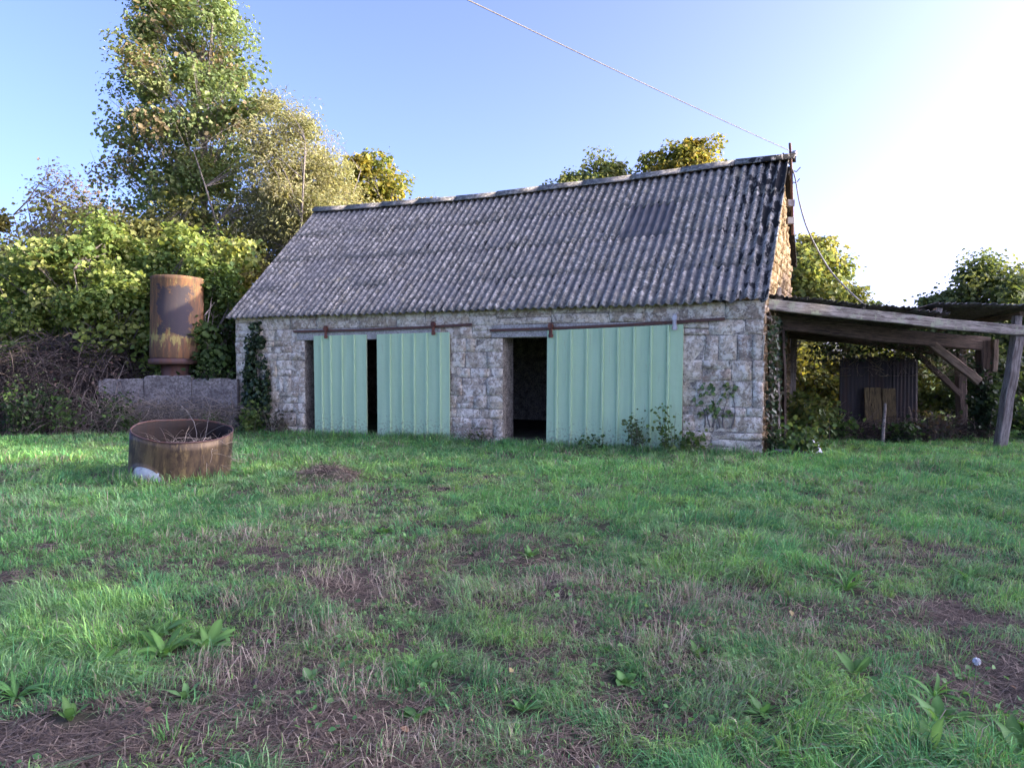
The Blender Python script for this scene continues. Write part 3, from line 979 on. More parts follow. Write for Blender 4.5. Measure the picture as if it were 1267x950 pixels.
# ------------------------------------------------------------------ dead bramble thicket
def canes(n, box, hmax, rng, r=.006, cols=((.10, .075, .06), (.16, .125, .10), (.06, .045, .04)), length=(.6, 1.6), arch=.5, base=None):
    """arching dry stems as three-sided tapered tubes: arrays for npmesh"""
    S = 6
    V, F, Cc = [], [], []
    x0, x1, y0, y1 = box
    px = rng.uniform(x0, x1, n); py = rng.uniform(y0, y1, n)
    env = base(px, py) if base else np.full(n, hmax)
    pz = rng.uniform(0, 1, n) ** .8 * env
    ln = rng.uniform(*length, n)
    az = rng.uniform(0, 2 * np.pi, n); el = rng.normal(.25, .5, n)
    t = np.linspace(0, 1, S)
    d = np.stack([np.cos(az) * np.cos(el), np.sin(az) * np.cos(el), np.sin(el)], 1)
    P = np.stack([px, py, pz], 1)[:, None, :] + d[:, None, :] * (ln[:, None] * t)[..., None]
    P[..., 2] -= (arch * ln)[:, None] * t ** 2
    P += np.cumsum(rng.normal(0, .012, P.shape), 1)
    P[..., 2] = np.maximum(P[..., 2], .01)
    rad = r * rng.uniform(.6, 1.5, n)[:, None] * (1 - .7 * t)
    u = unit(np.stack([-np.sin(az), np.cos(az), np.zeros(n)], 1))
    w = np.cross(d, u)
    a = np.arange(3) * 2 * np.pi / 3
    ring = u[:, None, :] * np.cos(a)[None, :, None] + w[:, None, :] * np.sin(a)[None, :, None]
    Vt = P[:, :, None, :] + ring[:, None, :, :] * rad[:, :, None, None]
    Vt = Vt.reshape(-1, 3)
    base_i = (np.arange(n) * S * 3)[:, None, None, None]
    s_ = np.arange(S - 1)[None, :, None, None]; k = np.arange(3)[None, None, :, None]
    f = base_i + np.concatenate([s_ * 3 + k, s_ * 3 + (k + 1) % 3, (s_ + 1) * 3 + (k + 1) % 3, (s_ + 1) * 3 + k], -1)
    cols = np.array(cols)
    c = cols[rng.randint(len(cols), size=n)] * (1 + rng.uniform(-.3, .3, (n, 1)))
    return Vt, f.reshape(-1, 4), np.repeat(c, S * 3, 0)

rng = np.random.RandomState(5)
th = empty('bramble_thicket', (-12.4, 19.2, gzf(-12.4, 19.2)), 0, 'dark tangle of dead brambles heaped below the hazel bush', 'thicket')
env = lambda x, y: np.clip(2.25 * (1 - .5 * ((y - .2) / 1.9) ** 2) * (.75 + .5 * fbm(x * .8 + 20, y * .8 + 20, 70, 2)) * np.clip((3.2 - x) * 1.2, .2, 1) * np.where(y < -.3, np.clip(1 + (y + .3) * .65, .15, 1), 1), .1, 3)
v, f, c = canes(6500, (-4.5, 3.0, -1.4, 1.5), 2.3, rng, .011, cols=((.055, .042, .037), (.10, .078, .066), (.035, .027, .024), (.15, .12, .10)), base=env)
npmesh('cane_tangle', v, f, M['bramble'], th, c)['kind'] = 'stuff'
n = 5200
px, py = rng.uniform(-4.5, 3.0, n), rng.uniform(-1.5, 1.2, n)
P = np.stack([px, py, env(px, py) * rng.rand(n) ** .7], 1)
v, f = leaf_arrays(P, .085, rng, .2, None, .35, .6)
npmesh('dead_leaves', v, f, M['bramble'], th, leaf_cols(n, rng, [(.10, .065, .05), (.14, .095, .07), (.06, .045, .04), (.07, .085, .035)]))
# green brambles in front of it
def weed(name, loc, h, spread, nst, nleaf, lsize, cols, label, cat='weed', seed=0, aspect=.42, droop=.5, stemcol=((.10, .11, .05),), group=None, r=.006, clump=.09, up=.5):
    rng = np.random.RandomState(seed)
    root = empty(name, loc, 0, label, cat, group)
    S = 7
    az = rng.uniform(0, 2 * np.pi, nst); k = rng.uniform(.15, 1, nst)
    ln = h * rng.uniform(.55, 1.05, nst)
    t = np.linspace(0, 1, S)
    d = np.stack([np.cos(az) * spread * k, np.sin(az) * spread * k * .7], 1)
    b = rng.normal(0, spread * .25, (nst, 2))
    P = np.zeros((nst, S, 3))
    P[..., :2] = b[:, None, :] + d[:, None, :] * (t ** 1.5)[None, :, None]
    P[..., 2] = ln[:, None] * (t - .28 * k[:, None] * t ** 3) - .06
    P += np.cumsum(rng.normal(0, .008, P.shape), 1)
    mb = MB()
    for i in range(nst):
        mb.tube([tuple(p) for p in P[i]], [r * (1 - .75 * q) for q in t], 4, cap=False)
    o = mb.build('stems', M['twig'], root)
    if nleaf:
        i = rng.randint(nst, size=nleaf); s_ = rng.uniform(.2, 1, nleaf) * (S - 1)
        a = np.floor(s_).astype(int).clip(0, S - 2); fr = (s_ - a)[:, None]
        Q = P[i, a] * (1 - fr) + P[i, a + 1] * fr + rng.normal(0, clump, (nleaf, 3))
        Q[:, 2] = np.maximum(Q[:, 2], .02)
        v, f = leaf_arrays(Q, lsize, rng, up, None, aspect, droop)
        npmesh('leaves', v, f, M['leaf'], root, leaf_cols(nleaf, rng, cols))
    return root
G1 = [(.07, .13, .035), (.10, .17, .045), (.05, .095, .03)]
G2 = [(.12, .19, .05), (.16, .22, .06), (.09, .15, .04)]
def at(x, y): return (x, y, gzf(x, y))

# ------------------------------------------------------------------ concrete wall, tank
cw_ = empty('concrete_wall', (-8.5, 18.35, gzf(-8.5, 18.3)), R(-1.5), 'low stained concrete panel wall under the rusty tank', 'wall')
for (a, b, h, dz) in ((-1.75, -.62, 1.38, -.03), (-.60, .58, 1.43, .0), (.60, 1.72, 1.36, .0)):
    k_ = 15
    y0, y1 = -.08 + rs.uniform(-.01, .01), .08
    vs, fs = [], []
    for i in range(k_):
        x = a + (b - a) * i / (k_ - 1)
        top = h + dz - max(0, rs.normal(0, .012)) - (rs.uniform(.01, .05) if i in (0, k_ - 1) or rs.rand() < .12 else 0)
        vs += [(x, y0, -.4), (x, y0 + rs.uniform(-.004, .004), top - .02), (x, y0 + .02, top), (x, y1 - .02, top), (x, y1, top - .02), (x, y1, -.4)]
    fs = [(i * 6 + j, (i + 1) * 6 + j, (i + 1) * 6 + j + 1, i * 6 + j + 1) for i in range(k_ - 1) for j in range(5)] + [tuple(range(6)), tuple(range((k_ - 1) * 6, k_ * 6))[::-1]]
    mb = MB(); mb.add(vs, fs)
    mb.build('concrete_panel', M['concrete'], cw_)
TX, TY = -8.55, 18.85
tz = 1.58
tank = empty('rusty_tank', (TX, TY, gzf(TX, TY)), 0, 'upright rusted steel tank with flaking yellow paint and painted shadow patch', 'tank')
g0 = gzf(TX, TY)
tb = MB()
rr = .625
dent = lambda a, z: 1 + .006 * math.sin(3 * a + z * 2) + .004 * math.sin(7 * a - z * 5)
tb.lathe([(rr - .01, .04), (rr, .06), (rr, .6), (rr - .004, .61), (rr, .63), (rr, 1.3), (rr, 1.97), (rr + .012, 1.99), (rr + .012, 2.06), (rr, 2.07), (rr - .03, 2.085), (rr * .55, 2.12), (.10, 2.13), (.0, 2.13)], 40, (0, 0, 0), dent)
tb_o = tb.build('tank_shell', M['tank'], tank, True)
tb_o.location = (0, 0, tz - g0); tb_o.rotation_euler = (R(-1), R(1.5), 0)
mb = MB(); mb.lathe([(.0, .05), (rr - .02, .05), (rr - .02, .02), (rr + .03, .02), (rr + .03, -.10), (rr - .05, -.12), (rr - .3, -.13), (0, -.13)], 32)
o = mb.build('base_ring', M['rust_dark'], tank, True); o.location = (0, 0, tz - g0)
mb = MB(); mb.lathe([(.46, 0), (.42, .12), (.40, .3), (.36, tz - g0 - .12), (.0, tz - g0 - .12)], 16)
mb.build('pedestal', M['rust_dark'], tank, True)

# ------------------------------------------------------------------ cut-down drum
DX, DY = -4.80, 10.65
drum = empty('steel_drum', (DX, DY, gzf(DX, DY) + .03), 0, 'wide brown cut down steel drum full of weeds on the grass', 'drum')
drum.rotation_euler = (R(8), R(6.0), 0)
n = 56
def drum_r(a, z):
    flare = 1 + .045 * z * math.cos(a)
    return (.665 + .010 * math.sin(2 * a + 1) + .002 * math.sin(5 * a)) * flare
vs, fs = [], []
rows = 7
for side in (0, 1):
    for j in range(rows):
        t = j / (rows - 1)
        for k in range(n):
            a = 2 * math.pi * k / n
            cut = .0
            da = (a - R(250) + math.pi) % (2 * math.pi) - math.pi      # torn-away foot facing the camera, left of centre
            cut += .30 * math.exp(-(da / .50) ** 4)
            cut += .03 * math.sin(9 * a) * .3
            topz = .66 + .010 * math.sin(2 * a + 1) + .004 * math.sin(5 * a)
            z = (-.04 + cut) * (1 - t) + topz * t
            r = drum_r(a, z) - (.016 if side else 0)
            if abs((a - R(222) + math.pi) % (2 * math.pi) - math.pi) < .07 and not side: r += .018
            vs.append((math.cos(a) * r, math.sin(a) * r, z))
for side in (0, 1):
    b0 = side * rows * n
    for j in range(rows - 1):
        for k in range(n):
            q_ = (b0 + j * n + k, b0 + j * n + (k + 1) % n, b0 + (j + 1) * n + (k + 1) % n, b0 + (j + 1) * n + k)
            fs.append(q_ if side == 0 else q_[::-1])
for j in (0, rows - 1):
    for k in range(n):
        a, b = j * n + k, j * n + (k + 1) % n
        fs.append((a, b, b + rows * n, a + rows * n))
mb = MB(); mb.add(vs, fs)
shell = mb.build('shell', M['drum'], drum, True)
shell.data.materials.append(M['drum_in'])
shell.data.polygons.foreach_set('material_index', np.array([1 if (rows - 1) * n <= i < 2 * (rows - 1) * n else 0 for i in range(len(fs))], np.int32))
rim = MB()
pts = []
for k in range(n + 1):
    a = 2 * math.pi * k / n
    topz = .66 + .010 * math.sin(2 * a + 1) + .004 * math.sin(5 * a)
    r = drum_r(a, topz) - .004
    pts.append((math.cos(a) * r, math.sin(a) * r, topz + .008))
rim.tube(pts, .011, 6)
rim.build('rim', M['rust_dark'], drum, True)
mb = MB(); mb.lathe([(0, .12), (.3, .14), (.5, .12), (.635, .08)], 24)
mb.build('soil_fill', M['soil'], drum, True)
rng = np.random.RandomState(9)
dw = empty('dry_weeds', (DX, DY, gzf(DX, DY) + .16), 0, 'dead weed stalks growing up out of the steel drum', 'weeds')
v, f, c = canes(260, (-.42, .42, -.4, .4), .3, rng, .0045, cols=((.20, .165, .13), (.30, .25, .19), (.11, .09, .075)), length=(.25, .7), arch=.35)
keep = None
npmesh('stalks', v, f, M['bramble'], dw, c)
v, f, c = canes(70, (.30, .72, -.45, .1), .42, rng, .005, cols=((.36, .30, .23), (.26, .21, .16)), length=(.2, .55), arch=.6)
npmesh('pale_stalks', v, f, M['straw'], dw, c)
mb = MB()
for (a, b, c_) in (((.1, .1, .1), (.45, .2, .75), (-.75, .5, 1.15)), ((.0, .2, 0), (.3, .1, .6), (.85, 0, .62)), ((.3, 0, 0), (.38, 0, .5), (.42, .1, .9))):
    pp = [Vector(a) * (1 - t) ** 2 + Vector(b) * 2 * t * (1 - t) + Vector(c_) * t * t for t in np.linspace(0, 1, 8)]
    mb.tube(pp, [.006 * (1 - .6 * k / 7) for k in range(8)], 4)
mb.build('long_stalk', M['cable'], dw)
# white plastic bulging from under the drum
def crumple(name, loc, size, seed, mat, label, cat, n=16, flat=.35):
    r = np.random.RandomState(seed)
    vs, fs = [], []
    for j in range(n):
        for i in range(n):
            u, w_ = i / (n - 1) * 2 - 1, j / (n - 1) * 2 - 1
            rad = max(abs(u), abs(w_))
            z = size[2] * (1 - rad ** 2.5) * (.6 + .8 * float(fbm(u * 2.3 + 8, w_ * 2.3 + 8, 80 + seed, 3))) + r.normal(0, size[2] * .05)
            k = 1 - .22 * abs(u * w_)
            vs.append((u * size[0] * k + r.normal(0, size[0] * .02), w_ * size[1] * k + r.normal(0, size[1] * .02), max(z, -.02)))
    fs = [(j * n + i, j * n + i + 1, (j + 1) * n + i + 1, (j + 1) * n + i) for j in range(n - 1) for i in range(n - 1)]
    mb = MB(); mb.add(vs, fs)
    o = mb.build(name, mat, None, True)
    o.location = loc
    so = o.modifiers.new('thickness', 'SOLIDIFY'); so.thickness = .006; so.offset = 1
    return tag(o, label, cat)
vs, fs = [], []
pr_ = np.random.RandomState(6)
for i in range(17):
    a = R(206 + 92 * i / 16)
    for j in range(5):
        t = j / 4
        r_ = .645 + (.03 if j == 0 else 0) + pr_.normal(0, .006)
        vs.append((math.cos(a) * r_, math.sin(a) * r_, -.02 + .34 * t * (1 - .35 * abs(i / 8 - 1)) + pr_.normal(0, .006)))
fs = [(i * 5 + j, (i + 1) * 5 + j, (i + 1) * 5 + j + 1, i * 5 + j + 1) for i in range(16) for j in range(4)]
mb = MB(); mb.add(vs, fs)
o = mb.build('plastic_sheet', M['plastic'], None, True)
o.location = drum.location; o.rotation_euler = drum.rotation_euler
so = o.modifiers.new('thickness', 'SOLIDIFY'); so.thickness = .004; so.offset = -1
tag(o, 'white plastic sheet showing through the torn foot of the drum', 'plastic sheet')

# ------------------------------------------------------------------ open shed (lean-to)
SX, SYY = 7.4, 15.0
shed = empty('open_shed', (SX, SYY, 0), 0, 'ramshackle open timber shed leaning against the barn gable', 'shed')
def rel(p): return (p[0] - SX, p[1] - SYY, p[2])
def timber(name, a, b, w, h, mat, sagv=0.0, jit=.006, n=7, taper=1.0, label=None, twist=0.0, parent=shed, cz=0.0):
    a, b = Vector(rel(a)), Vector(rel(b))
    Lh = (b - a).length
    Rm = beam_rot(a, b)
    r = np.random.RandomState(int(abs(a.x * 100 + a.z * 37)) + 3)
    vs, fs = [], []
    prof = [(-.5, -.42), (-.42, -.5), (.42, -.5), (.5, -.42), (.5, .42), (.42, .5), (-.42, .5), (-.5, .42)]
    for i in range(n):
        t = i / (n - 1)
        k = 1 + (taper - 1) * t
        oy, oz = r.normal(0, jit), r.normal(0, jit) - sagv * 4 * t * (1 - t)
        for (py, pz) in prof:
            vs.append((t * Lh, py * w * k + oy + r.normal(0, jit * .3), pz * h * k + oz + r.normal(0, jit * .3)))
    m = len(prof)
    fs = [(i * m + q_, i * m + (q_ + 1) % m, (i + 1) * m + (q_ + 1) % m, (i + 1) * m + q_) for i in range(n - 1) for q_ in range(m)]
    fs += [tuple(range(m))[::-1], tuple(range((n - 1) * m, n * m))]
    mb = MB(); mb.add(vs, fs)
    o = mb.build(name, mat, parent)
    o.rotation_euler = Rm.to_euler(); o.location = a
    if label: o['label'] = label
    return o
timber('front_beam', (4.62, 13.72, 2.62), (10.28, 14.87, 2.16), .15, .205, M['beam'], .02, label='silver grey mossy front beam')
timber('post', (9.83, 14.9, -.45), (10.16, 14.9, 2.06), .19, .19, M['post'], 0, .006, label='leaning grey front post')
timber('inner_beam', (5.1, 14.5, 2.33), (10.5, 16.4, 1.93), .2, .30, M['darkwood'], .03)
timber('log_beam', (6.5, 17.4, 2.2), (10.75, 17.6, 1.72), .2, .22, M['darkwood'], -.02, .016)
timber('tie_beam', (6.6, 16.4, 2.26), (8.1, 16.3, 2.14), .12, .12, M['brownwood'], 0, .01)
timber('brace', (8.85, 15.85, 2.02), (9.95, 15.75, 1.12), .13, .17, M['brownwood'], 0, .006)
timber('brace', (9.42, 17.35, 1.78), (10.52, 17.35, .78), .10, .12, M['darkwood'], 0, .006)
timber('post', (10.67, 17.5, -.4), (10.63, 17.55, 1.98), .19, .19, M['darkwood'], 0, .007)
timber('post', (10.46, 16.32, -.4), (10.41, 16.35, 2.0), .24, .24, M['darkwood'], 0, .008)
timber('post', (6.72, 17.85, -.4), (6.80, 17.9, 2.12), .16, .16, M['post'], 0, .008)
timber('strut', (10.47, 16.08, 1.32), (10.5, 16.1, 2.02), .11, .12, M['brownwood'])
timber('packing_block', (8.44, 14.72, 2.41), (8.47, 14.74, 2.60), .12, .13, M['post'], n=3)
timber('packing_block', (10.15, 14.92, 2.28), (10.17, 14.93, 2.46), .14, .14, M['post'], n=3)
timber('packing_block', (6.72, 14.2, 2.56), (6.73, 14.2, 2.66), .06, .07, M['post'], n=3)
timber('rafter', (8.3, 14.95, 2.56), (8.6, 18.4, 2.34), .08, .12, M['darkwood'])
timber('rafter', (10.35, 15.05, 2.50), (10.6, 18.4, 2.34), .08, .12, M['brownwood'])
timber('peg', (4.97, 13.86, 2.66), (4.99, 13.88, 2.93), .16, .12, M['post'], taper=.35, n=4)
def tin_sheet(name, o0, eu, ev, mat, amp=.012, wave=.076, seed=0, rag=.02, thick=.004, label=None):
    """corrugated sheet from corner o0, width vector eu (across the waves), length vector ev"""
    r = np.random.RandomState(seed)
    o0, eu, ev = Vector(rel(o0)), Vector(eu), Vector(ev)
    nrm = eu.cross(ev).normalized()
    nw = max(6, int(eu.length / wave * 4)); nl = 6
    vs = []
    for j in range(nl):
        for i in range(nw + 1):
            u = i / nw
            t = j / (nl - 1)
            tt = t + (r.normal(0, rag) if j in (0, nl - 1) else 0)
            vs.append(tuple(o0 + eu * u + ev * tt + nrm * (amp * math.sin(u * eu.length / wave * 2 * math.pi) + .02 * math.sin(t * 2.5 + seed) * (u - .5))))
    k = nw + 1
    fs = [(j * k + i, j * k + i + 1, (j + 1) * k + i + 1, (j + 1) * k + i) for j in range(nl - 1) for i in range(nw)]
    mb = MB(); mb.add(vs, fs)
    o = mb.build(name, mat, shed, True)
    so = o.modifiers.new('thickness', 'SOLIDIFY'); so.thickness = thick; so.offset = 0
    if label: o['label'] = label
    return o
for i in range(5):
    x0 = 4.72 + i * .76
    y0 = 13.62 + (x0 - 4.72) * .205
    z0 = 2.785 - (x0 - 4.72) * .079 + .012 * (i % 2) + (.02 if i == 3 else 0)
    tin_sheet('roof_sheet', (x0, y0, z0), (.80, .165, -.062), (.45, 4.3, -.42 + rs.uniform(-.03, .03)), M['shed_roof'], .018, .12, 200 + i, .012, .007)
for i in range(3):
    x0 = 8.32 + i * .86
    tin_sheet('roof_sheet', (x0, 14.55 + i * .02, 2.70 - .018 * i), (.90, .03, -.02), (.25, 4.0, -.30), M['shed_roof'], .018, .12, 210 + i, .01, .007,
              None)
for i, (x0, w) in enumerate(((7.55, .68), (8.18, .66), (8.79, .62))):
    tin_sheet('tin_sheet', (x0, 17.02 + .03 * i, -.25), (w, .03, 0), (.0, .02, 1.87 + .03 * (i % 2)), M['tin'], .012, .09, 220 + i, .01)
for x0, w, h in ((8.05, .38, .92), (8.46, .30, .90)):
    mb = MB(); mb.box((x0 + w / 2 - SX, 16.84 - SYY, h / 2 - .1), (w, .025, h + .25), Matrix.Rotation(R(-5), 3, 'X'), .006)
    mb.build('ply_panel', M['ply'], shed)
timber('wall_plank', (5.08, 14.05, -.3), (4.98, 13.98, 2.35), .05, .13, M['post'], 0, .008, label='grey plank standing against the gable')
timber('wall_plank', (4.72, 13.42, -.3), (4.66, 13.44, 2.45), .03, .12, M['darkwood'], 0, .005)
timber('wall_plank', (5.42, 14.6, -.3), (5.30, 14.55, 2.2), .05, .16, M['darkwood'], 0, .008)
# stake standing in the weeds in front of it
sb = MB(); sb.tube([(0, 0, -.3), (.01, 0, .3), (.05, .02, .68), (.06, .03, .86)], [.04, .038, .034, .026], 7, wob=.12)
o = sb.build('wooden_stake', M['post']); o.location = at(7.84, 15.6); tag(o, 'thin grey wooden stake standing before the tin sheets', 'stake')
sb = MB(); sb.tube([(0, 0, -.3), (-.06, 0, .4), (-.12, .02, .75)], [.032, .03, .022], 7, wob=.12)
o = sb.build('wooden_stake', M['brownwood']); o.location = at(9.0, 16.5); tag(o, 'short brown leaning stake right of the ply panels', 'stake')
# drop cable
P4 = [Vector(p) for p in ((5.80, 15.99, 6.0), (6.02, 15.93, 5.55), (6.12, 15.85, 4.9), (6.28, 15.72, 4.25), (6.62, 15.55, 3.5), (6.95, 15.4, 3.05), (7.31, 15.2, 2.62))]
pts = []
for i in range(len(P4) - 1):
    a, b, c_, d_ = P4[max(i - 1, 0)], P4[i], P4[i + 1], P4[min(i + 2, len(P4) - 1)]
    for t in np.linspace(0, 1, 6)[:-1]:
        pts.append(.5 * ((2 * b) + (c_ - a) * t + (2 * a - 5 * b + 4 * c_ - d_) * t * t + (3 * b - a - 3 * c_ + d_) * t ** 3))
pts.append(P4[-1])
tag(MB().tube(pts, .017, 6).build('drop_cable', M['cable_dark'], None, True), 'slack grey cable dropping from the mast to the shed roof', 'cable')
# rubbish at the barn corner
crumple('plastic_bag', at(5.45, 13.35), (.17, .14, .22), 2, M['plastic'], 'crumpled white plastic bag lying at the barn corner', 'plastic bag')
for i, (x, y, r_, lab) in enumerate(((4.78, 12.95, .2, 'longer pale broken pipe lying beside the barn corner'), (5.08, 13.0, -.25, 'shorter pale broken pipe nearer the plastic bag'))):
    mb = MB(); l_ = .17 if i == 0 else .11
    mb.tube([(-l_, 0, .10), (l_, 0, .085)], .045, 9)
    o = mb.build('broken_pipe', M['cable'], None, True); o.location = at(x, y); o.location.z += .02; o.rotation_euler = (0, 0, r_)
    tag(o, lab, 'pipe', 'broken pipes by the gable')

# ------------------------------------------------------------------ plants on and by the walls
def wall_ivy(name, x0, x1, z0, z1, n, label, seed, cols, lsize=.075, depth=.12, shape=None):
    rng = np.random.RandomState(seed)
    x = rng.uniform(x0, x1, n * 2); z = rng.uniform(z0, z1, n * 2)
    u = (x - x0) / (x1 - x0) * 2 - 1; t = (z - z0) / (z1 - z0)
    wdt = .55 + .6 * fbm(t * 4 + 3, t * 0 + seed, 90, 3) if shape is None else shape(t)
    k = (np.abs(u + .35 * (fbm(t * 3, t * 0 + 5 + seed, 95, 2) - .5)) < wdt) & (fbm(x * 5, z * 5, 97, 3) > .40)
    x, z = x[k][:n], z[k][:n]
    y = -rng.rand(len(x)) * depth * (.4 + fbm(x * 4, z * 4, 98, 2)) - .02
    root = empty(name, (0, 0, 0)); root.location = bl((x0 + x1) / 2, 0, z0); root.rotation_euler = (0, 0, BA)
    tag(root, label, 'ivy')
    P = np.stack([x - (x0 + x1) / 2, y, z - z0], 1)
    v, f = leaf_arrays(P, lsize, rng, .15, np.tile(np.array([[0, -1.0, 0]]), (len(P), 1)), .46, .7)
    npmesh('leaves', v, f, M['ivy'], root, leaf_cols(len(P), rng, cols))
    mb = MB()
    random.seed(seed)
    for i in range(6):
        xx = random.uniform(x0, x1) * .6 + (x0 + x1) * .2 - (x0 + x1) / 2
        mb.tube([(xx + .06 * math.sin(3 * t + i), -.02, (z1 - z0) * t - .2) for t in np.linspace(0, .9, 8)], [.016 * (1 - .8 * t) for t in np.linspace(0, 1, 8)], 5)
    mb.build('stems', M['bark'], root)
    return root
DK = [(.030, .055, .022), (.045, .075, .028), (.022, .04, .018)]
wall_ivy('ivy', -12.25, -11.35, -.2, 2.5, 2600, 'dark ivy column climbing the far left end of the barn front', 51, DK, .08, .22,
         lambda t: np.interp(t, [0, .2, .6, .85, 1], [.9, .95, .8, .5, .35]))
weed('nettle_patch', (*bl(-11.7, -.35)[:2], gzf(*bl(-11.7, -.35)[:2])), .95, .35, 22, 420, .10, G2, 'bright bramble shoots at the foot of the ivy', 'weeds', 61)
weed('dry_weeds', (*bl(-11.0, -.3)[:2], gzf(*bl(-11, -.3)[:2])), .8, .4, 40, 260, .06, [(.10, .10, .05), (.08, .07, .05)], 'brownish weeds at the left jamb of the far doorway', 'weeds', 62)
def wpl(lx, ly): 
    p = bl(lx, ly); return (p[0], p[1], gzf(p[0], p[1]))
weed('rose_shoots', wpl(-2.25, -.28), .95, .32, 14, 230, .06, [(.09, .14, .055), (.13, .18, .065)], 'dark bramble bush growing against the wide green door', 'weeds', 63, clump=.06)
weed('rose_shoots', wpl(-1.62, -.30), 1.25, .22, 9, 150, .07, G2, 'taller light green bramble shoots at the wide door edge', 'weeds', 64, clump=.05)
weed('nettle_patch', wpl(-1.15, -.3), .6, .28, 14, 200, .08, G2, 'low brambles at the foot of the right pier', 'weeds', 65)
weed('nettle_patch', wpl(-3.0, -.3), .35, .4, 16, 200, .06, G1, 'short weeds along the foot of the wide door', 'weeds', 66)
weed('dry_weeds', wpl(-5.5, -.3), .5, .5, 30, 180, .05, [(.10, .13, .05), (.13, .12, .07)], 'tufty weeds at the foot of the middle pier', 'weeds', 67)
weed('nettle_patch', wpl(.55, .35), .75, .5, 34, 620, .085, G1 + [(.13, .18, .05)], 'low bramble patch around the barn corner', 'weeds', 68)
wall_ivy('creeper', -1.25, -.35, .55, 1.15, 90, 'thin light creeper on the right pier stones', 52, G2, .075, .03)
weed('bramble_patch', at(6.3, 15.9), 1.25, .6, 40, 900, .10, [(.13, .18, .05), (.09, .14, .04), (.19, .21, .06)], 'leafy brambles under the left bay of the shed', 'weeds', 71)
weed('bramble_patch', at(7.2, 16.2), .8, .5, 30, 480, .10, G1, 'low brambles at the left of the tin sheets', 'weeds', 72)
weed('dry_weeds', at(9.3, 16.2), .8, .7, 90, 420, .07, [(.12, .085, .055), (.09, .07, .05), (.06, .08, .03)], 'brown dead weeds under the right bay of the shed', 'weeds', 73)
weed('bramble_patch', at(8.35, 15.9), .55, .6, 26, 480, .08, DK + G1, 'dark weeds before the tin sheets', 'weeds', 74)
weed('bramble_patch', at(10.4, 16.15), 1.9, .24, 22, 1500, .085, DK, 'ivy clothing the dark inner post of the shed', 'ivy', 75, clump=.12)
weed('bramble_patch', at(12.0, 16.6), 1.2, .9, 40, 1300, .10, DK + G1, 'dark brambles beyond the leaning grey post', 'weeds', 76)
rng = np.random.RandomState(35)
br = empty('brushwood', at(8.9, 16.5), 0, 'tangle of dead brushwood on the ground under the shed', 'brushwood')
v, f, c = canes(900, (-2.0, 1.6, -.6, .5), .35, rng, .007, cols=((.07, .052, .042), (.13, .10, .08), (.045, .035, .03)), length=(.3, 1.1), arch=.3)
npmesh('twigs', v, f, M['bramble'], br, c)['kind'] = 'stuff'
# dry climber stems on the gable and dead stuff hanging under the shed roof
rng = np.random.RandomState(33)
hs = empty('hanging_creeper', (8.5, 17.2, 1.2), 0, 'dead creeper stems hanging under the shed beams', 'creeper')
v, f, c = canes(420, (-1.9, 2.1, -.5, .5), .75, rng, .006, cols=((.07, .055, .04), (.13, .10, .07), (.20, .16, .09)), length=(.3, .9), arch=.6)
npmesh('stems', v, f, M['bramble'], hs, c)
P = np.stack([rng.uniform(-1.6, 2.2, 900), rng.uniform(-.4, .5, 900), .35 + .4 * rng.rand(900)], 1)
v, f = leaf_arrays(P, .07, rng, .2)
npmesh('leaves', v, f, M['ivy'], hs, leaf_cols(900, rng, DK + [(.09, .07, .03)]))
gc = empty('dry_creeper', (*bl(.02, .7)[:2], -.1), BA, 'bare creeper stems running up the shaded foot of the gable', 'creeper')
mb = MB(); random.seed(4)
for i in range(16):
    y0 = random.uniform(-.55, 1.6)
    mb.tube([(.03 + .03 * random.random(), y0 + .10 * math.sin(3 * t + i) + .2 * t * random.uniform(-1, 1), 2.5 * t * random.uniform(.9, 1)) for t in np.linspace(0, 1, 9)],
            [.016 * (1 - .7 * t) for t in np.linspace(0, 1, 9)], 5)
mb.build('stems', M['bark'], gc)
P = np.stack([rng.uniform(.02, .14, 1900), rng.uniform(-.65, 1.8, 1900), 2.5 * rng.rand(1900) ** 1.25], 1)
v, f = leaf_arrays(P, .075, rng, .1, np.tile(np.array([[1.0, 0, 0]]), (1900, 1)))
npmesh('leaves', v, f, M['ivy'], gc, leaf_cols(1900, rng, DK + [(.09, .08, .05)]))
# pale dry stalks before the concrete wall
ws = empty('dry_weeds', at(-8.3, 17.7), 0, 'pale dry stalks standing before the concrete wall', 'weeds')
v, f, c = canes(1100, (-1.9, 1.7, -.3, .35), .75, rng, .005, cols=((.26, .22, .18), (.18, .15, .12), (.34, .29, .23), (.12, .10, .07)), length=(.35, 1.0), arch=.3)
npmesh('stalks', v, f, M['straw'], ws, c)
weed('nettle_patch', at(-9.1, 17.6), .6, .5, 20, 260, .08, G1, 'green weeds at the foot of the concrete wall', 'weeds', 77)
weed('trailing_bramble', (-7.4, 18.45, 1.05), .5, .6, 22, 380, .075, G1 + DK, 'bramble trailing over the right end of the concrete wall', 'bramble', 81, droop=1.0)
weed('nettle_patch', at(-10.6, 17.5), 1.0, .5, 20, 260, .08, G1, 'green shoots among the dead brambles', 'weeds', 78)
weed('bramble_patch', at(-11.6, 17.6), 1.5, .9, 40, 900, .085, DK + G1, 'dark green brambles creeping over the dead brambles', 'weeds', 82)
weed('bramble_patch', at(-9.6, 17.8), 1.2, .55, 30, 620, .075, DK + G1, 'dark green brambles against the left end of the concrete wall', 'weeds', 83)
weed('nettle_patch', at(-7.2, 17.7), .7, .4, 20, 240, .08, G1, 'green weeds between concrete wall and ivy', 'weeds', 79)

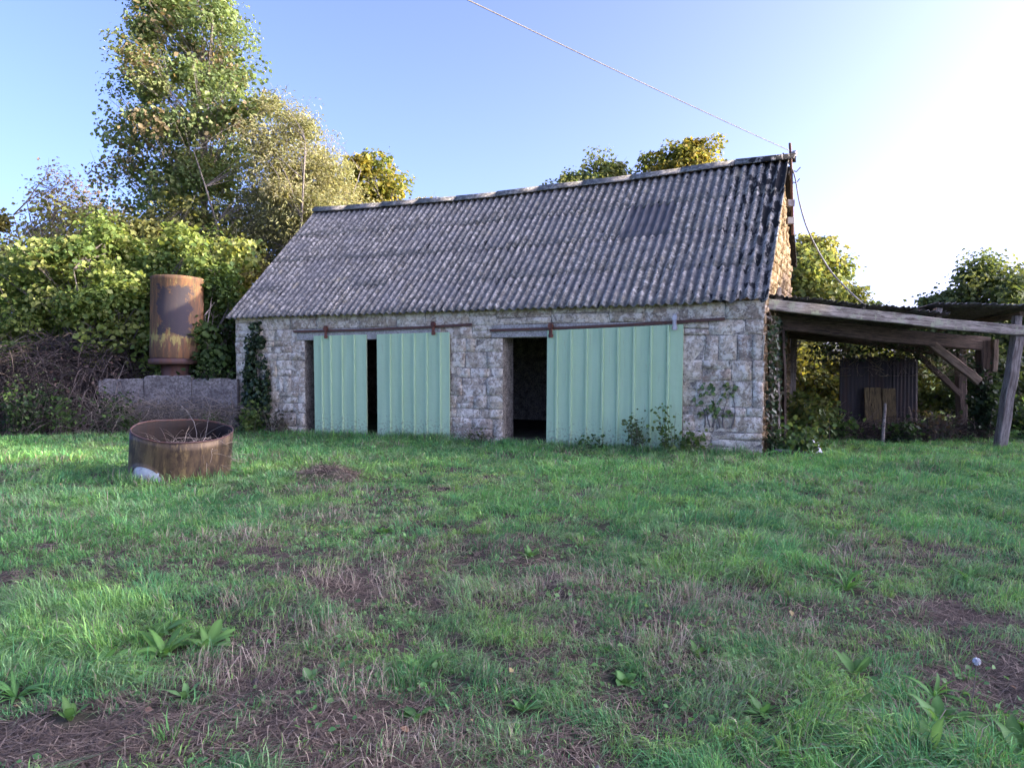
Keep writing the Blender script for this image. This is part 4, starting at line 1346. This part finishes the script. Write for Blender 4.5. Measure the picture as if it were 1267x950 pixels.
# ------------------------------------------------------------------ mound of dead grass
rng = np.random.RandomState(44)
mo = empty('grass_heap', at(-2.6, 10.35), 0, 'small brown heap of dead cut grass left on the lawn', 'heap')
n = 15
vs, fs = [], []
for j in range(n):
    for i in range(n):
        u, w_ = i / (n - 1) * 2 - 1, j / (n - 1) * 2 - 1
        k = max(0, 1 - (u * u + w_ * w_))
        vs.append((u * .48, w_ * .34, .17 * k ** .8 * (.6 + .8 * float(fbm(u * 3 + 5, w_ * 3 + 5, 85))) - .03))
fs = [(j * n + i, j * n + i + 1, (j + 1) * n + i + 1, (j + 1) * n + i) for j in range(n - 1) for i in range(n - 1)]
mb = MB(); mb.add(vs, fs); mb.build('heap_core', M['soil'], mo, True)
v, f, c = canes(1500, (-.44, .46, -.30, .30), .16, rng, .0045, cols=((.20, .15, .11), (.30, .23, .17), (.12, .09, .07), (.36, .29, .21)), length=(.08, .3), arch=.8,
                base=lambda x, y: .2 * np.clip(1 - (x / .5) ** 2 - (y / .35) ** 2, .05, 1))
npmesh('dead_grass', v, f, M['straw'], mo, c)['kind'] = 'stuff'

PLANTS = [
    ('dock_plant', -1.92, 4.02, 'dock', 13, 1.0, (.13, .27, .06), 'bright green dock plant with long upright leaves at the lower left'),
    ('dock_plant', -2.12, 3.80, 'dock', 8, .8, (.10, .22, .055), 'darker dock plant just left of the bright dock'),
    ('dock_plant', -1.55, 3.45, 'rosette', 8, .8, (.13, .25, .085), 'small pale rosette between the dock and the bare soil'),
    ('weed_rosette', -1.93, 3.18, 'rosette', 7, 1.0, (.11, .22, .055), 'flat green rosette alone on the bare soil at lower left'),
    ('weed_rosette', -1.0, 3.62, 'broad', 7, .8, (.13, .25, .09), 'tiny pale seedling on the bare soil beside dry grass'),
    ('weed_rosette', -.47, 3.74, 'dock', 9, .6, (.12, .25, .06), 'light green plantain in the grass below centre'),
    ('weed_rosette', -.42, 3.22, 'dock', 8, .55, (.10, .21, .06), 'plantain at the edge of the bare soil, near the bottom middle'),
    ('plantain', 1.84, 3.14, 'dock', 12, .75, (.12, .25, .065), 'leafy plantain clump in the lower right corner grass'),
    ('plantain', 2.02, 2.90, 'dock', 11, .8, (.105, .22, .06), 'largest plantain clump lowest in the right corner'),
    ('plantain', 1.52, 3.20, 'dock', 9, .6, (.10, .22, .055), 'plantain left of the lower right clump'),
    ('plantain', 1.70, 3.62, 'rosette', 9, .9, (.12, .25, .065), 'plantain above the lower right clump near dry stalks'),
    ('plantain', 2.28, 5.0, 'strap', 22, 1.0, (.10, .24, .05), 'dense grassy plantain tuft beside the right bare patch'),
    ('plantain', 2.62, 3.30, 'rosette', 10, .9, (.10, .22, .06), 'plantain by the mossy soil on the right'),
    ('plantain', .98, 3.85, 'rosette', 8, .8, (.11, .23, .06), 'plantain growing through the dry grass right of centre'),
    ('weed_rosette', .15, 5.9, 'rosette', 9, .9, (.11, .23, .06), 'plantain in the middle lawn'),
    ('weed_rosette', -1.2, 6.9, 'broad', 14, 1.2, (.11, .25, .06), 'round green weed patch left of the middle lawn'),
    ('weed_rosette', 3.4, 9.4, 'dock', 12, .8, (.11, .24, .06), 'dock plant far off in the right grass'),
    ('weed_rosette', 4.4, 10.4, 'dock', 12, .8, (.10, .22, .06), 'dock plant far off nearer the shed'),
    ('plantain', 1.30, 2.95, 'dock', 10, .6, (.12, .26, .07), 'plantain low at the bottom, left of the corner clumps'),
    ('plantain', 1.66, 2.86, 'dock', 12, .7, (.14, .28, .075), 'pale plantain at the very bottom beside the largest clump'),
    ('plantain', 2.20, 3.06, 'dock', 10, .7, (.11, .24, .06), 'plantain under the white seed head'),
    ('plantain', 1.98, 3.42, 'strap', 18, .8, (.13, .29, .07), 'grassy tuft behind the white seed head'),
    ('plantain', 1.45, 3.45, 'dock', 9, .55, (.12, .25, .07), 'small plantain among dry stalks above the corner clumps'),
    ('plantain', 1.12, 3.25, 'rosette', 10, .9, (.11, .24, .065), 'rosette at the foot of the dry grass near the bottom'),
    ('dock_plant', -2.05, 4.25, 'dock', 10, .8, (.115, .24, .06), 'dock plant tucked behind the bright dock'),
    ('dock_plant', -1.72, 4.12, 'dock', 9, .85, (.14, .28, .07), 'dock plant just right of the bright dock'),
    ('weed_rosette', -2.35, 3.45, 'strap', 22, .95, (.13, .29, .08), 'long leaved tuft in the tall grass at the left edge'),
    ('weed_rosette', .05, 3.3, 'rosette', 9, .8, (.11, .24, .065), 'rosette in the short turf at the bottom middle'),
    ('weed_rosette', .55, 3.6, 'broad', 12, .9, (.12, .26, .07), 'round leaved weed by the brown patch below centre'),
    ('weed_rosette', 2.9, 6.6, 'dock', 10, .7, (.11, .24, .06), 'plantain beyond the right bare patch'),
    ('weed_rosette', -3.3, 6.6, 'dock', 11, .7, (.12, .26, .065), 'plantain in the left lawn before the drum'),
    ('plantain', 3.3, 5.3, 'strap', 20, 1.0, (.11, .26, .055), 'upright grassy tuft at the right edge above the bare patch'),
]

# ------------------------------------------------------------------ grass
rng = np.random.RandomState(77)
BARE = [(-1.7, 3.0, 1.1, .5, 1.0), (-.85, 3.1, .85, .5, 1.0), (-.4, 2.8, .7, .35, .95), (-1.25, 3.6, .6, .4, .9), (2.68, 4.5, .65, .5, 1.0), (2.5, 3.75, .6, .5, .95), (.6, 3.1, .4, .3, .6), (-1.5, 4.6, .4, .35, .6),
        (-3.7, 5.35, .8, .15, .8), (-2.7, 5.62, .6, .14, .4), (-2.4, 6.7, .5, .3, .35), (-1.9, 7.5, .4, .3, .3), (.55, 5.2, .45, .35, .6), (.42, 4.45, .5, .3, .5), (.25, 3.8, .35, .3, .55),
        (-.2, 4.75, .35, .25, .4), (2.75, 5.7, .5, .3, .65), (-.9, 8.6, .6, .3, .3), (-2.0, 9.6, 1.0, .5, .5), (.8, 3.3, .5, .25, .4), (-1.2, 5.0, .6, .4, .55), (3.3, 8.0, .35, .2, .5), (1.5, 9.6, .4, .2, .4), (5.1, 9.2, .4, .2, .6)]
LUSH = [(-7.8, 12.1, 1.3, .7, 1.2), (1.86, 5.9, .65, .8, .9), (2.05, 7.6, 1.5, .9, .6), (-2.5, 3.9, .55, .55, 1.0), (-2.75, 4.75, .9, .45, .8), (.6, 8.5, 1.2, .6, .5), (5.9, 9.8, 2.2, 1.6, .6), (-5.1, 8.0, 1.8, 1.2, .7), (3.6, 7.2, 1.2, 1.2, .4),
        (1.7, 3.0, .7, .35, .6), (-3.5, 7.0, 1.5, .8, .6), (3.4, 4.9, .4, .5, .5), (3, 11.5, 4, 1.5, .5), (-4, 12.5, 3, 1.5, .5)]
DRY = [(-1.42, 3.84, .30, .28, 1.0), (-1.13, 4.15, .30, .25, 1.0), (1.2, 4.74, .35, .28, 1.0), (.85, 3.9, .25, .35, .95), (1.5, 4.2, .4, .35, .75), (-1.77, 4.74, .12, .14, 1.1), (-.78, 3.45, .28, .25, .9), (2.78, 5.9, .4, .4, .7),
       (.5, 5.2, .6, .4, .7), (-1.2, 5.2, .7, .5, .6), (-2.4, 6.6, .7, .4, .7), (-1.9, 7.7, .6, .5, .6), (-2.3, 9.3, 1.0, .4, .5), (-1.0, 6.2, .6, .6, .4), (1.1, 3.5, .3, .25, .6), (.3, 8.6, .6, .3, .3), (.4, 4.4, .5, .4, .5), (-.3, 2.95, .5, .2, .6)]
def patches(x, y, lst):
    t = np.zeros_like(x)
    for (cx, cy, rx, ry, a) in lst:
        t = np.maximum(t, a * np.exp(-(((x - cx) / rx) ** 2 + ((y - cy) / ry) ** 2)))
    return t
def blocked(x, y):
    c, s_ = math.cos(BA), math.sin(BA)
    lx = (x - 4.45) * c + (y - 13.07) * s_; ly = -(x - 4.45) * s_ + (y - 13.07) * c
    b = (lx > -L - .1) & (lx < .05) & (ly > -.06)
    b |= np.hypot(x - DX, y - DY) < .70
    b |= np.hypot((x - 5.15) / .65, (y - 13.15) / .45) < .75
    for p in PLANTS:
        b |= np.hypot(x - p[1], y - p[2]) < .11 * p[5]
    return b
def field(n, ylo, yhi, power):
    y = ylo + (yhi - ylo) * rng.rand(n) ** power
    x = rng.uniform(-1, 1, n) * (.74 * y + .9)
    return x, y
def blades(x, y, h, w, lean, col, tipcol=None, flat=0.0, az=None):
    n = len(x)
    z = gz(x, y)
    if az is None: az = rng.uniform(0, 2 * np.pi, n)
    fa = rng.uniform(0, 2 * np.pi, n)
    d = np.stack([np.cos(az), np.sin(az)], 1)
    sx, sy = np.cos(fa) * w * .5, np.sin(fa) * w * .5
    V = np.zeros((n, 5, 3), np.float32)
    k1, k2 = lean * .35, lean
    for j, (kk, hh, ww) in enumerate(((0, -.01, 1), (0, -.01, -1), (k1, .58, .8), (k1, .58, -.8), (k2, 1.0, 0))):
        drop = 1 - .5 * np.minimum(k2, 1.6) * (j == 4) - .12 * np.minimum(k2, 1.6) * (j in (2, 3))
        V[:, j, 0] = x + d[:, 0] * h * kk + sx * ww
        V[:, j, 1] = y + d[:, 1] * h * kk + sy * ww
        V[:, j, 2] = z + (h * hh * drop if hh > 0 else hh) + (flat if hh > 0 else 0)
    b = (np.arange(n) * 5)[:, None]
    q_ = b + np.array([[0, 1, 3, 2]]); t_ = b + np.array([[2, 3, 4]])
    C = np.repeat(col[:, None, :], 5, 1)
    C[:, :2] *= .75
    if tipcol is not None: C[:, 4] = tipcol
    return V.reshape(-1, 3), [q_, t_], np.clip(C, .004, .9).reshape(-1, 3)
def masks(x, y):
    wx, wy = x + .25 * (fbm(x * 2, y * 2, 110) - .5), y + .25 * (fbm(x * 2, y * 2, 115) - .5)
    bare, lush, dry = patches(wx, wy, BARE), patches(wx, wy, LUSH), patches(wx, wy, DRY)
    nb = fbm(x * .9, y * .9, 120, 4)
    bare = np.clip(.9 * bare + np.clip((nb - .62) * 3.0, 0, .45) * (1 - lush), 0, 1)
    dry = np.clip(dry + np.clip((fbm(x * .8 + 30, y * .8, 125, 4) - .56) * 3, 0, .6), 0, 1)
    return bare, lush, dry
x, y = field(760000, 2.35, 21.5, 1.6)
bare, lush, dry = masks(x, y)
c_, s_ = math.cos(BA), math.sin(BA)
lyy = -(x - 4.45) * s_ + (y - 13.07) * c_
lush = np.maximum(lush, .75 * np.exp(-((lyy + .15) / .55) ** 2))
tuft = fbm(x * 6.5 + .3 * np.sin(y * 3), y * 6.5, 130, 3)
tuft2 = fbm(x * 1.7, y * 1.7, 135, 3)
dens = np.clip((1.2 - 1.42 * bare) * np.clip(.30 + 3.2 * (tuft - .36) + .8 * lush, .06, 1) * (1 - .25 * dry), 0, 1)
keep = (rng.rand(len(x)) < dens) & ~blocked(x, y)
x, y, bare, lush, dry, tuft, tuft2 = [a[keep] for a in (x, y, bare, lush, dry, tuft, tuft2)]
n = len(x)
tk = np.clip((tuft - .42) * 4, 0, 1)
track = patches(x + .2 * (tuft2 - .5), y, [(-.4, 10.6, .5, .9, 1), (-.9, 9.6, .45, .8, 1), (-1.4, 8.6, .42, .8, 1), (-1.8, 7.4, .4, .8, 1), (-1.95, 6.2, .4, .7, .9), (-2.0, 5.2, .4, .6, .6)])
tk *= 1 - .85 * track
h = (1 - .45 * track) * (.030 + .045 * np.clip(tuft2 - .3, 0, 1) + (.10 * lush + .045) * tk) * rng.uniform(.5, 1.5, n) * (1 + .05 * np.clip(y - 5, 0, 14))
w = (.0034 + .0020 * lush) * np.maximum(1, y / 4.6) * rng.uniform(.7, 1.35, n)
GC = np.array([(.17, .41, .11), (.13, .35, .125), (.27, .48, .125), (.24, .40, .165), (.10, .27, .095)])
hue = fbm(x * .9 + 50, y * .9, 140, 4)
ci = np.where(rng.rand(n) < .6, np.clip((hue * 11 - 3.2).astype(int), 0, 4), rng.randint(5, size=n))
col = GC[ci] * (1 + rng.uniform(-.28, .3, (n, 1))) * (1 + .08 * lush[:, None] * np.array([[1.1, 1.1, .7]]))
col = col * (1 - track[:, None]) + track[:, None] * col * np.array([[1.35, 1.12, 1.2]])
DC = np.array([(.34, .28, .20), (.26, .205, .15), (.42, .35, .265), (.20, .155, .12)])
isdry = rng.rand(n) < .07 + .42 * dry
col[isdry] = DC[rng.randint(4, size=isdry.sum())] * (1 + rng.uniform(-.25, .25, (isdry.sum(), 1)))
lean = rng.gamma(2.4, .38, n) * (1 + .35 * tk)
LEANDIR = 9 * fbm(x * 2.2, y * 2.2, 170, 2) + rng.normal(0, 1.0, n)
v, f, c = blades(x, y, h, w, lean, col, az=LEANDIR)
tag(npmesh('grass', v, f, M['grass'], None, c), 'rough green yard grass with worn patches', 'grass', kind='stuff')
# taller growth along the barn foot and round the drum
nf = 15000
lx = rng.uniform(-L - .6, .6, nf); ly = -.04 - .55 * rng.rand(nf) ** 1.6
x = 4.45 + c_ * lx - s_ * ly; y = 13.07 + s_ * lx + c_ * ly
a_ = rng.uniform(0, 2 * np.pi, 3500); r_ = .70 + .25 * rng.rand(3500) ** 1.5
x = np.concatenate([x, DX + r_ * np.cos(a_)]); y = np.concatenate([y, DY + r_ * np.sin(a_)])
k = rng.rand(len(x)) < np.clip(fbm(x * 1.9, y * 1.9, 180, 3) * 3.2 - 1.0, .05, 1)
x, y = x[k], y[k]; n = len(x)
hh = (.10 + .28 * fbm(x * 1.3, y * 1.3, 185, 2) * rng.rand(n)) * np.where(np.hypot(x - DX, y - DY) < 1.2, .75, 1)
col = GC[rng.randint(5, size=n)] * (.85 + rng.uniform(-.3, .2, (n, 1)))
d_ = rng.rand(n) < .16
col[d_] = DC[rng.randint(4, size=d_.sum())]
v, f, c = blades(x, y, hh, .009 * rng.uniform(.6, 1.3, n), rng.gamma(2.0, .25, n), col)
tag(npmesh('tall_grass', v, f, M['grass'], None, c), 'taller rough grass along the barn foot and round the drum', 'grass', kind='stuff')
# a few fallen leaves
x, y = field(260, 2.9, 15, 1.2)
k = ~blocked(x, y); x, y = x[k], y[k]
P = np.stack([x, y, gz(x, y) + .03], 1)
v, f = leaf_arrays(P, .032, rng, 2.0, None, .4, 0)
tag(npmesh('fallen_leaves', v, f, M['straw'], None, leaf_cols(len(P), rng, [(.30, .20, .10), (.22, .13, .07), (.34, .27, .12), (.16, .10, .07)])), 'scattered brown fallen leaves on the grass', 'leaves', kind='stuff')
# rough tussocks
nt_ = 420
ty = 2.5 + 13 * rng.rand(nt_) ** 1.4; tx = rng.uniform(-1, 1, nt_) * (.74 * ty + .6)
tb_, tl_, td_ = masks(tx, ty)
kp = (rng.rand(nt_) < (.9 - .75 * tb_)) & ~blocked(tx, ty)
tx, ty, tl_, td_ = tx[kp], ty[kp], tl_[kp], td_[kp]
nb = 46
rep = np.repeat(np.arange(len(tx)), nb)
sz = rng.uniform(.5, 1.4, len(tx))[rep]
ang = rng.uniform(0, 2 * np.pi, len(rep)); rad = .05 * sz * rng.rand(len(rep)) ** .6
x, y = tx[rep] + rad * np.cos(ang), ty[rep] + rad * np.sin(ang)
n = len(rep)
tone = GC[rng.randint(5, size=len(tx))][rep] * (.80 + rng.uniform(-.2, .25, (n, 1)))
d_ = rng.rand(n) < (.10 + .5 * td_)[rep]
tone[d_] = DC[rng.randint(4, size=d_.sum())]
hh = (.10 + .07 * tl_[rep]) * sz * rng.uniform(.5, 1.3, n) * (1 + .03 * np.clip(y - 5, 0, 10))
v, f, c = blades(x, y, hh, .0045 * np.maximum(1, y / 5) * rng.uniform(.7, 1.3, n), rng.gamma(2.5, .32, n), tone, az=ang + rng.normal(0, .5, n))
tag(npmesh('grass_tussocks', v, f, M['grass'], None, c), 'rough tussocks of longer grass dotted over the yard', 'grass', kind='stuff')
# tall dry stalks
x, y = field(230000, 2.4, 15, 1.35)
bare, lush, dry = masks(x, y)
pt = patches(x, y, DRY)
keep = (rng.rand(len(x)) < np.clip(pt * .55 * np.clip(fbm(x * 6, y * 6, 150, 2) * 2 - .4, 0, 1) + .02 * dry, 0, 1)) & ~blocked(x, y)
x, y, pt = x[keep], y[keep], pt[keep]
n = len(x)
col = 1.25 * DC[rng.randint(3, size=n)] * (1 + rng.uniform(-.2, .35, (n, 1)))
v, f, c = blades(x, y, (.06 + .17 * pt) * rng.uniform(.4, 1.4, n), .0022 * np.maximum(1, y / 4), rng.gamma(2.2, .38, n), col)
tag(npmesh('dry_grass', v, f, M['straw'], None, c), 'dry straw coloured grass stalks in the worn patches', 'grass', kind='stuff')
# thatch lying on the bare soil
x, y = field(330000, 2.3, 16, 1.6)
bare, lush, dry = masks(x, y)
keep = (rng.rand(len(x)) < np.clip(.9 * bare + .25 * dry + .08, 0, 1)) & ~blocked(x, y)
x, y = x[keep], y[keep]
n = len(x)
L_ = rng.uniform(.02, .085, n) * np.maximum(1, y / 7)
az = rng.uniform(0, 2 * np.pi, n)
w = .0016 * np.maximum(1, y / 4) * rng.uniform(.5, 1.5, n)
dx, dy = np.cos(az), np.sin(az)
V = np.zeros((n, 4, 3), np.float32)
for j, (t, s_) in enumerate(((-1, 1), (-1, -1), (1, -1), (1, 1))):
    V[:, j, 0] = x + dx * L_ * t - dy * w * s_
    V[:, j, 1] = y + dy * L_ * t + dx * w * s_
V[..., 2] = gz(V[..., 0], V[..., 1]) + .004 + rng.rand(n, 1) * .012
V[:, 2:, 2] += (rng.rand(n, 1) ** 3) * .03
TC = np.array([(.21, .155, .11), (.12, .087, .064), (.34, .265, .185), (.07, .052, .04), (.155, .11, .078)])
c = np.repeat(TC[rng.choice(5, n, p=[.3, .27, .12, .13, .18])] * (1 + rng.uniform(-.25, .25, (n, 1))), 4, 0)
tag(npmesh('thatch', V.reshape(-1, 3), (np.arange(n) * 4)[:, None] + np.array([[0, 1, 2, 3]]), M['straw'], None, c), 'dead brown thatch lying on the bare soil', 'thatch', kind='stuff')
# small-leaved ground weeds
x, y = field(42000, 2.35, 17, 1.5)
bare, lush, dry = masks(x, y)
wd = fbm(x * 2.6 + 70, y * 2.6, 160, 3)
keep = (rng.rand(len(x)) < np.clip((wd - .42) * 4, 0, 1) * (1 - .8 * bare)) & ~blocked(x, y)
x, y, wd = x[keep], y[keep], wd[keep]
P = np.stack([x, y, gz(x, y) + .012 + .05 * rng.rand(len(x)) * np.clip((wd - .42) * 5, .1, 1)], 1)
v, f = leaf_arrays(P, .028, rng, 1.0, None, .36, .0)
sc_ = np.repeat(np.maximum(1, P[:, 1] / 6), 6)[:, None]
ctr = np.repeat(P, 6, 0)
v = ctr + (v - ctr) * sc_
v[:, 2] = np.maximum(v[:, 2], gz(v[:, 0], v[:, 1]) + .003)
tag(npmesh('ground_weeds', v, f, M['leaf'], None, leaf_cols(len(P), rng, [(.12, .28, .09), (.15, .32, .10), (.10, .22, .08), (.19, .34, .12)])), 'low small leaved weeds among the grass', 'weeds', kind='stuff')

# ------------------------------------------------------------------ broad-leaved plants: every leaf a part
def blade_leaf(length, width, curl, wav, seed):
    r = np.random.RandomState(seed)
    vs, fs = [], []
    n = 7
    for i in range(n):
        t = i / (n - 1)
        wd_ = width * (math.sin(math.pi * min(1, t * .92 + .06)) ** .8) * (1 - .25 * t) if i < n - 1 else .002
        wd_ = max(wd_, width * .12 if t < .3 else .002)
        x = length * (t - .12 * t * t * curl)
        z = length * (.55 * t - .62 * curl * t * t)
        for s_ in (-1, 0, 1):
            vs.append((x, s_ * wd_, z + (.22 * wd_ if s_ else 0) + wav * wd_ * math.sin(t * 9 + s_) * abs(s_)))
    fs = [(i * 3 + k, i * 3 + k + 1, (i + 1) * 3 + k + 1, (i + 1) * 3 + k) for i in range(n - 1) for k in range(2)]
    me = bpy.data.meshes.new('leaf')
    me.from_pydata(vs, [], fs)
    me.polygons.foreach_set('use_smooth', np.ones(len(me.polygons), bool))
    return me
leaf_meshes = {}
def leaf_variant(kind, k, col):
    key = (kind, k, col)
    if key not in leaf_meshes:
        l_, w_, c_, wv = {'dock': (.26, .038, .75, .25), 'rosette': (.15, .024, .5, .3), 'strap': (.24, .012, .9, .1), 'broad': (.10, .034, .6, .2)}[kind]
        rr_ = np.random.RandomState(k + 500)
        me = blade_leaf(l_ * rr_.uniform(.85, 1.2), w_ * rr_.uniform(.85, 1.2), c_ * rr_.uniform(.7, 1.3), wv, k)
        a = me.attributes.new('Col', 'FLOAT_COLOR', 'POINT')
        base_c = np.array(col) * rr_.uniform(.8, 1.2)
        cc = np.ones((len(me.vertices), 4), np.float32)
        cc[:, :3] = base_c
        cc[1::3, :3] = np.minimum(base_c * 1.35, .5)
        a.data.foreach_set('color', cc.ravel())
        me.materials.append(M['leaf'])
        leaf_meshes[key] = me
    return leaf_meshes[key]
pr = np.random.RandomState(88)
for k, (nm, x, y, kind, nl, s_, col, lab) in enumerate(PLANTS):
    root = empty(nm, (x, y, gzf(x, y) - .005), 0, lab, 'weed' if nm != 'dock_plant' else 'dock', 'broad leaved weeds in the yard')
    for i in range(nl):
        o = bpy.data.objects.new('leaf', leaf_variant(kind, int(pr.randint(4)), col))
        COL.objects.link(o)
        o.parent = root
        ring = i / nl
        o.rotation_euler = (pr.normal(0, .2), R(-34 * (1 - ring) + 14 * pr.normal(0, .6)), 2.4 * i + pr.normal(0, .25))
        sc = s_ * pr.uniform(.7, 1.15)
        o.scale = (sc, sc, sc)
# seed head on its stalk
fl = empty('seed_head', at(2.07, 3.25), 0, 'white dandelion seed head on a thin stalk at lower right', 'flower')
MB().tube([(-.03, 0, 0), (-.01, 0, .12), (.0, 0, .235)], [.003, .0028, .0022], 5).build('stalk', M['twig'], fl)
sm = MB(); rng = np.random.RandomState(2)
for d in unit(rng.normal(size=(90, 3))):
    p = Vector((0, 0, .245)); e = p + Vector(d) * .017
    sm.tube([p, e], [.0008, .0022], 3)
sm.build('seeds', M['plastic'], fl)

# soil mosses on the right bare patch, small stones and clods: loose pieces nobody could count
rng = np.random.RandomState(91)
x, y = field(5200, 2.35, 12, 1.5)
bare, lush, dry = masks(x, y)
keep = (rng.rand(len(x)) < bare) & ~blocked(x, y)
x, y = x[keep], y[keep]
n = len(x)
s_ = rng.gamma(1.5, .006, n)[:, None] + .004
oct_ = np.array([(1, 0, 0), (-1, 0, 0), (0, 1, 0), (0, -1, 0), (0, 0, .8), (0, 0, -.6)])
V = np.stack([x, y, gz(x, y) + .003], 1)[:, None, :] + oct_[None] * s_[:, None, :] * rng.uniform(.6, 1.3, (n, 6, 1))
F = (np.arange(n) * 6)[:, None, None] + np.array([[0, 2, 4], [2, 1, 4], [1, 3, 4], [3, 0, 4], [2, 0, 5], [1, 2, 5], [3, 1, 5], [0, 3, 5]])[None]
c = np.repeat(np.array([(.07, .055, .045), (.11, .09, .075), (.05, .04, .033), (.18, .16, .14)])[rng.choice(4, n, p=[.4, .3, .25, .05])], 6, 0)
tag(npmesh('clods', V.reshape(-1, 3), F.reshape(-1, 3), M['bramble'], None, c), 'small clods and crumbs on the bare soil', 'soil crumbs', kind='stuff')
